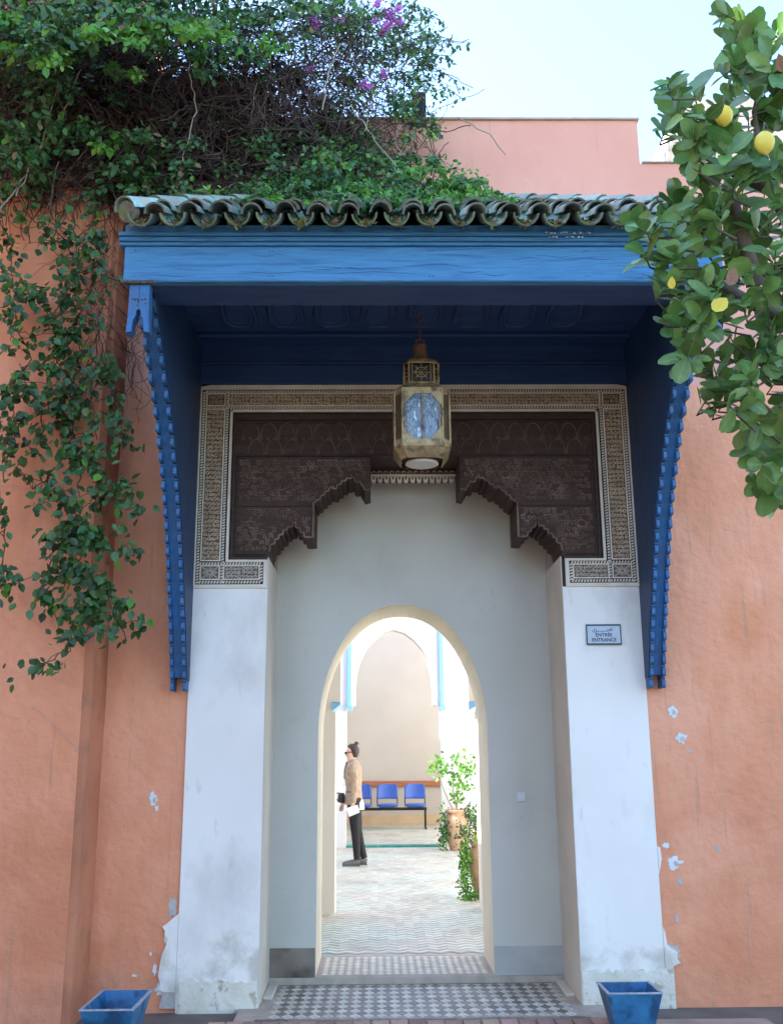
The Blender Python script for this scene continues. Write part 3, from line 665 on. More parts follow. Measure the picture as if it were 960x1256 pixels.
# ------------------------------------------------------------------ checker floor of the porch
fl = MB(); fl.box(-.90, 1.45, 6.695, B, -.03, -.002); flo = fl.build('porch_floor', 'kerb', kind='structure')
def diamond(mt):
    m = MB(); a, b = .0405, .0605
    m.add([(-a, 0, 0), (0, -b, 0), (a, 0, 0), (0, b, 0), (-a*.94, 0, .004), (0, -b*.94, .004), (a*.94, 0, .004), (0, b*.94, .004)],
          [(4, 5, 6, 7), (0, 1, 5, 4), (1, 2, 6, 5), (2, 3, 7, 6), (3, 0, 4, 7)])
    me = bpy.data.meshes.new('tile'); me.from_pydata(m.v, [], m.f); me.materials.append(M[mt]); return me
dm = [diamond('floorw'), diamond('floord')]
spots = []
for j in range(8):
    for i in range(23):
        spots.append((-.70+.0425+i*.0848, 6.80+j*.1225, 0))
        if i < 22 and j < 7: spots.append((-.70+.085+i*.0848, 6.861+j*.1225, 1))
spots.sort(key=lambda p: p[1])
rest = MB()
for k, (x, y, c) in enumerate(spots):
    if k < 296:
        o = link('tile', dm[c], flo); o.location = (x, y, -.002+random.uniform(-.0006, .0008)); o.rotation_euler = (random.uniform(-.008, .008), random.uniform(-.008, .008), random.uniform(-.02, .02))
    else:
        V = [(x+v.co.x, y+v.co.y, -.002+v.co.z) for v in dm[c].vertices]; rest.add(V, [tuple(p.vertices) for p in dm[c].polygons], c, rnd=random.random())
# border slabs
rest.build('far_tiles', ['floorw', 'floord'], flo, kind='stuff')
for (n, ax, a0, a1, c0, c1) in ((10, 'x', -.77, 1.325, 6.70, 6.735), (10, 'x', -.70, 1.25, 7.645, 7.672)):
    for i in range(n):
        m = MB(); m.bbox(a0+(a1-a0)*i/n+.002, a0+(a1-a0)*(i+1)/n-.002, c0, c1, -.002, .003, .001); m.build('border_slab', 'floord', flo)
for (xa, xb) in ((-.778, -.715), (1.262, 1.324)):
    m = MB(); m.bbox(xa, xb, 7.25, 7.672, -.002, .02, .004); m.build('edge_stone', 'revealc', flo)
m = MB(); m.bbox(-.784, 1.329, B-.002, B+.05, -.01, .052, .006); m.build('step', 'kerb', flo)
# threshold inside the arch: small pale chequers
m = MB(); m.box(-.45, .83, B+.05, T+.06, .0, .048); th = m.build('threshold', 'floorp', kind='structure')
m = MB()
for j in range(12):
    for i in range(21):
        cx, cy = -.39+i*.058, B+.10+j*.054
        m.add([(cx-.027, cy, .05), (cx, cy-.026, .05), (cx+.027, cy, .05), (cx, cy+.026, .05), (cx-.027, cy, .047), (cx, cy-.026, .047), (cx+.027, cy, .047), (cx, cy+.026, .047)],
              [(0, 1, 2, 3), (4, 5, 1, 0), (5, 6, 2, 1), (6, 7, 3, 2), (7, 4, 0, 3)], 0, rnd=random.random())
m.build('small_tiles', 'floorc', th, kind='stuff')
# ------------------------------------------------------------------ courtyard
m = MB(); m.box(-7.5, 7.5, T+.06, 24, -.2, .046); cf = m.build('courtyard_floor', 'floorg', kind='structure')
m = MB()    # zigzag laid tiles, alternately green-grey and ivory
def zig(y0, y1, x0, x1, z):
    y = y0; row = 0; wx, wy_ = .082, .058
    while y < y1:
        i = 0; x = x0
        while x < x1:
            dy = .07 if i % 2 == 0 else -.07
            g = .0018
            P = [(x+g, y), (x+wx-g, y+dy), (x+wx-g, y+dy+wy_-g*2), (x+g, y+wy_-g*2)]
            V = [(p[0], p[1], z) for p in P]
            y_off = 0 if i % 2 == 0 else .07
            V = [(p[0], p[1]+y_off, z) for p in P]
            m.add(V, [(0, 1, 2, 3)], row % 2, rnd=random.random()); i += 1; x += wx
        y += wy_; row += 1
zig(T+.09, 17.68, -2.3, 2.4, .0495)
zig(17.98, 23.1, -1.2, 2.0, .0545)
m.build('zigzag_tiles', ['floorg', 'floorb'], cf, kind='stuff')
for i in range(14):
    m = MB(); m.bbox(-.8+i*.2+.002, -.8+(i+1)*.2-.002, 17.72, 17.96, .03, .085, .004); m.build('green_step_tile', 'greenst', cf)
# nearer screen arch (its left jamb, corbels)
sa = thing('courtyard_screen', 'cream wall with a corbelled opening just past the arch', 'wall', (.29, 10.7, .05))
m = MB()
for (a, b, a2, b2) in ((-2.2, -.436, -2.2, -.384), (1.045, 2.8, .955, 2.8)):
    m.box(a, b, 10.5, 10.9, .046, 2.03); m.box(a2, b2, 10.5, 10.9, 2.125, 4.2)
m.box(-.384, .955, 10.5, 10.9, 3.6, 4.2)
m.build('jamb', 'jambc', sa)
for (a, b, c) in ((-.47, -.384, 1), (.955, 1.05, -1)):
    m = MB(); m.prism([(a, 2.12), (b, 2.12), (b if c > 0 else b, 2.10), ((a+b)/2, 2.06), (a, 2.035)] if c < 0 else [(a, 2.12), (a, 2.035), (a+.03, 2.06), (b, 2.10), (b, 2.12)], 10.48, 10.92)
    m.build('corbel', 'bluepale', sa)
    m = MB(); m.box(a-.3 if c > 0 else a, b if c > 0 else b+.3, 10.5, 10.9, 2.031, 2.124) if False else None
m = MB(); m.box(-2.2, -.472, 10.502, 10.898, 2.03, 2.125); m.box(1.052, 2.8, 10.502, 10.898, 2.03, 2.125); m.build('jamb', 'jambc', sa)
# far arcade wall with pointed arch
fa = thing('far_arcade', 'white courtyard wall with a pointed arch and pale blue uprights', 'wall', (.29, 17.8, .05))
PA = [(.60, 2.42), (.60, 2.72), (.575, 3.0), (.525, 3.2), (.44, 3.4), (.32, 3.56), (.17, 3.69), (0, 3.75)]
ap = archpoly(.29-.0, 2.42, PA)
ap = [(.29+.60, 2.42)] + [(.29+p[0], p[1]) for p in PA[1:]] + [(.29-p[0], p[1]) for p in PA[-2:0:-1]] + [(.29-.60, 2.42)]
ap = [(a[0]*1.0+ (.0), a[1]) for a in ap]
m = MB(); holed(m, dens([(a[0]*1.13-.035, a[1]) for a in ap], 4), -.84, 1.42, 2.42, 4.1, 17.7, 18.0, 0, 1)
m.box(-7, -.545, 17.7, 18.0, .04, 2.40); m.box(1.095, 7.5, 17.7, 18.0, .04, 2.40)
m.box(-7, -.84, 17.7, 18.0, 2.40, 4.1); m.box(1.42, 7.5, 17.7, 18.0, 2.40, 4.1)
m.box(-.84, -.43, 17.701, 17.999, 2.401, 2.419); m.box(1.01, 1.42, 17.701, 17.999, 2.401, 2.419)
m.build('arcade_wall', ['court', 'courtc'], fa)
for (x, s) in ((-.50, 1), (1.125, -1)):
    m = MB(); m.bbox(x-.036, x+.036, 17.63, 17.71, 2.40, 4.3, .006); m.build('upright', 'bluepale', fa)
    m = MB(); m.prism([(x-.06, 2.40), (x-.03, 2.33), (x+.05, 2.33), (x+.07, 2.40)], 17.60, 17.74); m.build('corbel', 'bluepale', fa)
for px, pz in ((-.68, 2.0), (1.3, 2.0)):
    m = MB(); m.bbox(px-.09, px+.09, 17.69, 17.70, pz-.06, pz+.10, .003); m.build('vent_plate', 'court', fa)
al = thing('alcove_wall', 'cream back wall of the alcove behind the blue chairs', 'wall', (.5, 23.2, .05))
m = MB(); m.box(-1.7, 2.6, 23.2, 23.5, .04, 4.6); m.box(-1.7, -1.5, 18, 23.2, .04, 4.6); m.box(2.4, 2.6, 18, 23.2, .04, 4.6); m.build('plaster', 'courtc', al)
m = MB(); m.box(-1.5, 2.4, 23.17, 23.198, .046, .27); m.build('dado', 'dado', al)
m = MB(); m.bbox(-1.49, 2.39, 23.13, 23.198, .88, 1.0, .008); m.build('chair_rail', 'rail', al)
cw = thing('courtyard_side_walls', 'white side walls enclosing the courtyard', 'wall', (0, 13, 0))
m = MB(); m.box(-3.3, -3.0, T, 18, -.03, 5.0); m.box(4.6, 4.9, T, 18, -.03, 4.6); m.build('plaster', 'court', cw)

# chairs ---------------------------------------------------------------
bench = thing('beam_seating', 'row of three blue plastic seats on a black beam against the cream wall', 'seating', (.3, 21.9, .05))
m = MB(); m.bbox(-.50, 1.03, 21.88, 21.94, .43, .49, .005); m.build('beam', 'black', bench)
for x in (-.40, 1.0):
    m = MB(); m.tube([(x, 21.91, .46), (x, 21.91, .10)], .022, 8)
    m.tube([(x, 21.66, .075), (x, 21.80, .10), (x, 22.05, .10), (x, 22.18, .075)], .02, 8); lg = m.build('leg', 'black', bench)
def curved(w0, w1, z0, z1, yc, bow, th, round_=.25, nx=10, nz=8):
    """curved plastic shell, rounded corners"""
    m = MB(); V = []; Fs = []
    for s in (0, 1):
        for j in range(nz+1):
            t = j/nz; z = z0+(z1-z0)*t; e = 1
            if t > .75: e = math.sqrt(max(0, 1-((t-.75)/.25)**2*.45))
            if t < .15: e = math.sqrt(1-((.15-t)/.15)**2*.3)
            ww = (w0+(w1-w0)*t)*e
            for i in range(nx+1):
                u = 2*i/nx-1; y = yc-bow*u*u+(t-.5)*.06+(th if s else 0); V.append((u*ww/2, y, z))
    k = (nx+1)*(nz+1)
    for j in range(nz):
        for i in range(nx):
            a = j*(nx+1)+i; Fs.append((a, a+1, a+nx+2, a+nx+1)); Fs.append((k+a, k+a+nx+1, k+a+nx+2, k+a+1))
    rim = [i for i in range(nx+1)]+[j*(nx+1)+nx for j in range(1, nz+1)]+[nz*(nx+1)+i for i in range(nx-1, -1, -1)]+[j*(nx+1) for j in range(nz-1, 0, -1)]
    for i in range(len(rim)): a, b = rim[i], rim[(i+1) % len(rim)]; Fs.append((a, k+a, k+b, b))
    m.add(V, Fs, 0, True); return m
for cx in (-.30, .195, .78) if False else (-.36, .20, .79):
    b = curved(.46, .44, .66, .965, 22.12, .06, .02); s_ = MB()
    s_.loft([(0, 21.9, .495, .16, .14), (0, 21.9, .52, .215, .205), (0, 21.9, .555, .228, .215), (0, 21.9, .565, .21, .20), (0, 21.92, .545, .12, .12)], 20, 0, True, True, 3.2)
    for q in s_.v: pass
    for mm, nm in ((b, 'backrest'), (s_, 'seat')):
        o = mm.build(nm, 'chair', bench); o.location.x += cx
    m = MB()
    for sx in (-.215, .215):
        m = MB(); m.tube([(sx, 21.98, .52), (sx, 22.10, .56), (sx, 22.12, .70)], .012, 6)
        o = m.build('side_bracket', 'black', bench); o.location.x += cx
# urns -----------------------------------------------------------------
LEAFV = [(0, 0, 0), (.30, .32, .05), (.27, .66, .04), (0, 1, -.06), (-.27, .66, .04), (-.30, .32, .05), (0, .35, -.02), (0, .68, -.02)]
LEAFF = [(0, 1, 6), (1, 2, 7, 6), (2, 3, 7), (3, 4, 7), (4, 5, 6, 7), (5, 0, 6)]
def leafmat(rr, droop=.4, face=.6):
    """random leaf orientation, mostly facing the viewer (-Y) and up, tip hanging"""
    d = Vector((rr.gauss(0, .7), rr.gauss(-.25, .5), rr.gauss(-droop, .5))).normalized()
    n = Vector((rr.gauss(0, .5), -face+rr.gauss(0, .4), .5+rr.gauss(0, .4)))
    x = d.cross(n).normalized(); n = x.cross(d)
    return Matrix((x, d, n)).transposed()
def add_leaf(m, p, size, rr, mi=0, droop=.4, face=.6, wide=1.0):
    A = leafmat(rr, droop, face); m.add([p+A @ (Vector((v[0]*wide, v[1], v[2]))*size) for v in LEAFV], LEAFF, mi, False, rr.random())
def urn(x, y, h, r, label):
    u = thing('terracotta_urn', label, 'plant pot', (x, y, .05), 'terracotta urns in the courtyard')
    m = MB(); z0 = .05
    m.loft([(x, y, z0, r*.55, r*.55), (x, y, z0+.05*h, r*.6, r*.6), (x, y, z0+.35*h, r*.88, r*.88), (x, y, z0+.62*h, r, r), (x, y, z0+.8*h, r*.92, r*.92), (x, y, z0+.9*h, r*.74, r*.74), (x, y, z0+.93*h, r*.82, r*.82), (x, y, z0+h, r*.9, r*.9), (x, y, z0+h, r*.75, r*.75), (x, y, z0+.9*h, r*.7, r*.7)], 24)
    m.build('vessel', 'terra', u); m = MB(); m.loft([(x, y, z0+.90*h, r*.70, r*.70), (x, y, z0+.93*h, r*.5, r*.5)], 16); m.build('soil', 'soil', u)
urn(1.30, 17.15, .64, .21, 'round terracotta urn further back beside the green strip')
urn(1.17, 11.55, .60, .18, 'terracotta urn nearer the arch, half hidden by its jamb')
def bush(name, label, cat, blobs, size, seed, mats, stems, base, smat='stem'):
    rr = random.Random(seed); t = thing(name, label, cat, base); m = MB()
    for (cx, cy, cz, rx, ry, rz, n, br) in blobs:
        for i in range(n):
            v = Vector((rr.gauss(0, .45), rr.gauss(0, .45), rr.gauss(0, .45)))
            add_leaf(m, Vector((cx+v.x*rx, cy+v.y*ry, cz+v.z*rz)), size*rr.uniform(.6, 1.3), rr, 1 if rr.random() < br else 0)
    m.build('foliage', mats, t, kind='stuff')
    m = MB()
    for (pts, r) in stems: m.tube(pts, [r*(1-.6*i/(len(pts)-1)) for i in range(len(pts))], 5)
    m.build('stem', smat, t); return t
bush('potted_shrub', 'loose pale green shrub growing from the further urn', 'shrub',
     [(1.0, 17.1, 1.40, .16, .15, .20, 60, .8), (1.28, 17.1, 1.42, .28, .2, .26, 90, .45), (1.50, 17.1, 1.35, .22, .2, .32, 80, .45), (1.30, 17.1, 1.1, .2, .15, .2, 50, .6), (1.32, 17.1, .88, .13, .1, .14, 30, .3)], .075, 3,
     ['vleafb', 'vleafb'], [([(1.28, 17.15, .62), (1.16, 17.12, .85), (1.08, 17.1, 1.05), (.98, 17.1, 1.4)], .012), ([(1.30, 17.15, .62), (1.32, 17.1, .95), (1.42, 17.1, 1.5)], .012), ([(1.32, 17.15, .62), (1.25, 17.1, 1.0), (1.25, 17.1, 1.6)], .012)], (1.30, 17.15, .62), 'stemp')
bush('trailing_ivy', 'dark green ivy spilling round the further urn', 'ivy',
     [(1.08, 17.0, .45, .10, .1, .34, 150, .3), (1.06, 17.0, .22, .08, .1, .2, 60, .3), (1.55, 17.1, .60, .22, .2, .22, 200, .1), (1.62, 17.1, .35, .16, .2, .3, 120, .1)], .055, 4, ['vleaf', 'vleafb'], [([(1.28, 17.05, .66), (1.1, 16.98, .6), (1.06, 16.98, .2)], .01), ([(1.32, 17.05, .66), (1.55, 17, .6), (1.6, 17, .3)], .01)], (1.2, 17.1, .62))
bush('trailing_ivy', 'bright green ivy hanging to the floor from the nearer urn', 'ivy',
     [(.96, 11.45, .50, .07, .1, .22, 260, .95), (.94, 11.42, .25, .08, .1, .3, 320, .95), (1.0, 11.42, .08, .10, .1, .10, 120, .85), (1.10, 11.5, .66, .10, .1, .06, 60, .5)], .036, 5, ['vleaf', 'vleafb'], [([(1.15, 11.5, .62), (.98, 11.42, .58), (.95, 11.4, .2)], .007)], (1.1, 11.5, .6))
bush('rosemary_plant', 'grey green rosemary tuft growing in the nearer urn', 'plant',
     [(.93, 11.5, .76, .11, .1, .14, 160, .0), (1.08, 11.55, .70, .07, .1, .08, 30, .9)], .03, 6, ['vleaf', 'tleafy'], [([(1.1, 11.5, .6), (.95, 11.48, .72), (.90, 11.45, .9)], .006)], (1.1, 11.5, .6))
# ------------------------------------------------------------------ person
pe = thing('person', 'person in tan jacket and black trousers, hair in a bun, facing left in the courtyard', 'person', (-.36, 14.95, .05))
def skinbody(name, verts, edges, rad, mt, parent, sub=2):
    me = bpy.data.meshes.new(name); me.from_pydata(verts, edges, []); o = bpy.data.objects.new('tmp', me); col.objects.link(o)
    md = o.modifiers.new('s', 'SKIN'); md.use_smooth_shade = True; s2 = o.modifiers.new('u', 'SUBSURF'); s2.levels = sub; s2.render_levels = sub
    for i, r in enumerate(rad): me.skin_vertices[0].data[i].radius = r if isinstance(r, tuple) else (r, r)
    me.skin_vertices[0].data[0].use_root = True
    dg = bpy.context.evaluated_depsgraph_get(); nm = bpy.data.meshes.new_from_object(o.evaluated_get(dg)); bpy.data.objects.remove(o)
    nm.name = name; nm.materials.clear(); nm.materials.append(M[mt])
    for p in nm.polygons: p.use_smooth = True
    return link(name, nm, parent)
px0, py0 = -.36, 14.95
def P(x, y, z): return (px0+x, py0+y, .05+z)
V = []; E_ = []; Rr = []
def v(p, r, par=None):
    V.append(P(*p)); Rr.append(r)
    if par is not None: E_.append((par, len(V)-1))
    return len(V)-1
hip = v((.02, 0, .90), (.10, .13)); wst = v((.01, 0, 1.06), (.085, .115), hip); chs = v((.0, 0, 1.26), (.10, .14), wst); nb = v((-.005, 0, 1.40), (.055, .06), chs)
nk = v((-.02, 0, 1.46), .045, nb); hd = v((-.035, 0, 1.54), (.072, .066), nk); tp_ = v((-.025, 0, 1.62), (.08, .068), hd); v((-.02, 0, 1.66), (.05, .045), tp_)
ns = v((-.115, 0, 1.545), .014, hd)
hands = {}
for s, nm in ((-1, 'near'), (1, 'far')):
    sh = v((.01, s*.165, 1.345), .036, nb); el = v((.025 if s < 0 else -.02, s*.20, 1.10), .037, sh); wr = v((.01 if s < 0 else -.13, s*.20, .88), .024, el)
    pm = v((.0 if s < 0 else -.17, s*.20, .82), (.018, .032), wr); 
    for k in range(4): 
        a = v((-.012+.014*k-(.18 if s > 0 else 0)+.0, s*.20-.01, .765-.004*abs(k-1.5)), .009, pm); v((-.018+.014*k-(.19 if s > 0 else 0), s*.20+.012, .735), .007, a)
    a = v((-.035-(.16 if s > 0 else 0), s*.20-.01, .80), .010, pm); v((-.045-(.16 if s > 0 else 0), s*.20, .765), .008, a)
    hp = v((.02, s*.085, .84), .085, hip); kn = v((.035+.03*(s > 0), s*.085, .48), .055, hp); an = v((.06+.10*(s > 0), s*.085, .09), .036, kn); he = v((.03+.10*(s > 0), s*.085, .045), .035, an); v((-.10+.10*(s > 0), s*.085, .03), .028, he)
body = skinbody('body', V, E_, Rr, 'skin', pe)
# clothing follows the body, slightly larger
def ring(x, y, z, rx, ry): p = P(x, y, z); return (p[0], p[1], p[2], rx, ry)
m = MB(); m.loft([ring(.01, 0, .84, .130, .180), ring(.01, 0, .95, .124, .175), ring(.01, 0, 1.06, .112, .15), ring(.0, 0, 1.22, .128, .175), ring(.005, 0, 1.34, .122, .19), ring(.0, 0, 1.395, .108, .155), ring(-.002, 0, 1.43, .084, .10), ring(-.005, 0, 1.455, .062, .066)], 18)
for s in (-1, 1):
    ex, wx_ = (.025, .01) if s < 0 else (-.02, -.13)
    m.tube([P(.005, s*.12, 1.40), P(.01, s*.165, 1.37), P(.02, s*.188, 1.30), P(ex, s*.20, 1.10), P((ex+wx_)/2, s*.20, .97), P(wx_, s*.20, .87)], [.045, .062, .064, .052, .043, .036], 12)
m.build('jacket', 'jacket', pe)
m = MB(); m.loft([ring(-.01, 0, 1.41, .075, .09), ring(-.005, 0, 1.445, .074, .082), ring(.005, 0, 1.475, .064, .068), ring(.005, 0, 1.478, .054, .058), ring(0, 0, 1.43, .05, .06)], 16); m.build('collar', 'jacket', pe)
m = MB(); m.loft([ring(.05, 0, .77, .115, .165), ring(.045, 0, .86, .11, .16), ring(.03, 0, .95, .09, .13)], 16); m.build('shirt', 'shirt', pe)
m = MB(); m.tube([P(-.09, -.07, 1.44), P(-.118, -.05, 1.32), P(-.128, -.02, 1.2)], [.012, .016, .01], 6); m.tube([P(-.10, -.13, 1.02), P(-.02, -.178, 1.02)], .009, 5)
for z in (1.25, 1.12, .98): m.tube([P(-.125, -.02, z), P(-.132, -.02, z)], .012, 8)
m.build('jacket_trim', 'shoe', pe)
m = MB()
for s in (-1, 1):
    o_ = .10*(s > 0)
    m.tube([P(.02, s*.07, .93), P(.02, s*.085, .80), P(.028+.02*(s > 0), s*.085, .62), P(.035+.03*(s > 0), s*.085, .47), P(.05+.06*(s > 0), s*.085, .28), P(.06+o_, s*.085, .09)], [.10, .10, .082, .066, .056, .047], 12)
m.build('trousers', 'trouser', pe)
for s in (-1, 1):
    o_ = .10*(s > 0); m = MB()
    m.tube([P(.10+o_, s*.085, .045), P(.06+o_, s*.085, .055), P(-.02+o_, s*.085, .045), P(-.10+o_, s*.088, .034), P(-.135+o_, s*.09, .028), P(-.15+o_, s*.09, .026)], [.032, .05, .044, .038, .032, .014], 10)
    m.box(*[P(-.145+o_, 0, 0)[0], P(.10+o_, 0, 0)[0]], py0+s*.088-.036, py0+s*.088+.036, .051, .068); m.build('shoe', 'shoe', pe)
m = MB(); 
m.loft([ring(.018, 0, 1.50, .045, .052), ring(.022, 0, 1.56, .066, .074), ring(.008, 0, 1.62, .084, .078), ring(-.01, 0, 1.665, .075, .066), ring(-.01, 0, 1.695, .03, .03)], 14)
m.loft([ring(.02, 0, 1.66, .03, .03), ring(.042, 0, 1.685, .036, .034), ring(.05, 0, 1.705, .035, .033), ring(.048, 0, 1.725, .016, .016)], 10); m.build('hair', 'hair', pe)
m = MB(); m.tube([P(-.102, -.045, 1.566), P(-.085, -.07, 1.572), P(.02, -.078, 1.578)], .006, 6)
m.loft([(P(-.108, -.035, 1.545)[0], py0-.035, .05+1.545, .012, .026), (P(-.112, -.035, 1.56)[0], py0-.035, .05+1.562, .014, .03), (P(-.108, -.035, 1.575)[0], py0-.035, .05+1.578, .012, .026)], 10)
m.loft([(P(-.108, .035, 1.545)[0], py0+.035, .05+1.545, .012, .026), (P(-.112, .035, 1.56)[0], py0+.035, .05+1.562, .014, .03), (P(-.108, .035, 1.575)[0], py0+.035, .05+1.578, .012, .026)], 10)
m.build('sunglasses', 'black', pe)
pa = MB(); c = P(0, -.2, .74)
pa.add([P(-.09, -.235, .80), P(.07, -.225, .845), P(.10, -.215, .74), P(-.05, -.225, .68), P(-.09, -.229, .80), P(.07, -.219, .845), P(.10, -.209, .74), P(-.05, -.219, .68)], [(0, 1, 2, 3), (7, 6, 5, 4), (0, 4, 5, 1), (1, 5, 6, 2), (2, 6, 7, 3), (3, 7, 4, 0)])
tag(pa.build('paper_sheet', 'shirt'), 'white sheet of paper held in the hand of the person', 'paper')
bgm = MB(); bgm.loft([ring(-.16, -.02, .86, .03, .05), ring(-.17, -.02, .90, .05, .07), ring(-.17, -.02, .97, .05, .07), ring(-.16, -.02, 1.0, .03, .05)], 12)
bgm.tube([P(-.17, .0, .99), P(-.24, .0, 1.0), P(-.25, .0, .93), P(-.20, .0, .87)], .012, 6); tag(bgm.build('small_bag', 'black'), 'small black bag at the waist of the person', 'bag')
# ------------------------------------------------------------------ canopy
cn = thing('timber_canopy', 'blue painted timber canopy with green glazed tiles over the doorway', 'canopy', (CX, 6.2, 4.3))
YF = 5.28; XL, XR = -1.465, mx(-1.465)
m = MB(); m.bbox(XL, XR, YF, YF+.06, 4.267, 4.490, .006); m.build('front_beam', 'blue', cn)
cor = MB()
for (y, z0, z1) in ((YF-.012, 4.492, 4.512), (YF-.024, 4.514, 4.540), (YF-.036, 4.543, 4.566)): cor.bbox(XL-.03, XR+.03, y, YF+.12, z0, z1, .004)
cor.build('cornice', 'blue', cn)
m = MB(); m.bbox(XL-.0, XR, YF-.008, YF+.10, 4.568, 4.625, .004); m.build('fascia', 'blue', cn)
for s in (0, 1):
    a, b = (XL+.002, XL+.12) if s == 0 else (XR-.12, XR-.002)
    m = MB(); m.bbox(a, b, YF+.062, W+.01, 4.267, 4.488, .006); m.bbox(a, b, YF+.132, W+.01, 4.493, 4.625, .004); m.build('side_beam', 'blue', cn)
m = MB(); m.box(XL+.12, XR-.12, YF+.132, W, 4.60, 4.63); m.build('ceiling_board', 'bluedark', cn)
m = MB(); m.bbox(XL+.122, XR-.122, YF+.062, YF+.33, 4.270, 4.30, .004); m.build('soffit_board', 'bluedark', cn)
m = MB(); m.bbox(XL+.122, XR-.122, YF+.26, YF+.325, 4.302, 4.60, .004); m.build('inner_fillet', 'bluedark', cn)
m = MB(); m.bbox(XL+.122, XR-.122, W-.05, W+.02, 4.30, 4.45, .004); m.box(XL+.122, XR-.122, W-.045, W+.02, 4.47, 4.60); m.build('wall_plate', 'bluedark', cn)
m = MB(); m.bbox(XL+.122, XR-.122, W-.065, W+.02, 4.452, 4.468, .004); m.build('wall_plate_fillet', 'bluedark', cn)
# coffers: ribs crossing under the boards
xs = [-1.12+.325*i for i in range(9)]
for x in xs:
    m = MB(); m.bbox(x-.016, x+.016, 5.62, 6.16, 4.572, 4.598, .006); m.build('ceiling_rib', 'bluedark', cn)
for y in (5.90, 6.18, 6.76):
    m = MB(); m.bbox(XL+.16, XR-.16, y-.02, y+.02, 4.568, 4.598, .006); m.build('ceiling_crosspiece', 'bluedark', cn)
for i in range(8):       # rounded coffers
    c = (xs[i]+xs[i+1])/2; U = [(c-.10, 6.22), (c-.115, 6.45), (c-.10, 6.55), (c-.06, 6.61), (c+.06, 6.61), (c+.10, 6.55), (c+.115, 6.45), (c+.10, 6.22)]
    m = MB(); m.prism([(p[0], p[1]) for p in U], 4.580, 4.598, plane='XY'); m.tube([(p[0], p[1], 4.585) for p in U], .016, 6); m.tube([(c+(p[0]-c)*.72, 6.36+(p[1]-6.36)*.72, 4.580) for p in U], .007, 5)
    m.build('coffer', 'bluedark', cn)
m = MB(); rr = random.Random(31)      # joints, cracks and nail heads in the front beam and fascia
for k in range(16):
    x = rr.uniform(XL+.05, XR-.5); z = rr.uniform(4.28, 4.48); L_ = rr.uniform(.12, .7)
    m.tube([(x+L_*t/8, YF-.0005, z+.006*math.sin(t*.9+k)) for t in range(9)], [.0004+.0011*math.sin(math.pi*t/8) for t in range(9)], 4)
for x in (-1.40, -.62, -.60, .31, .33, 1.22, 1.24, 1.95):
    for z in (4.30, 4.46): m.tube([(x, YF+.001, z), (x, YF-.002, z)], .0045, 6)
for k in range(9):
    x = rr.uniform(XL+.1, XR-.4); L_ = rr.uniform(.08, .4); z = rr.uniform(4.575, 4.605); m.tube([(x+L_*t/4, YF-.0085, z+.002*math.sin(t)) for t in range(5)], .0011, 4)
m.build('cracks_and_nails', 'bluedark', cn, kind='stuff')
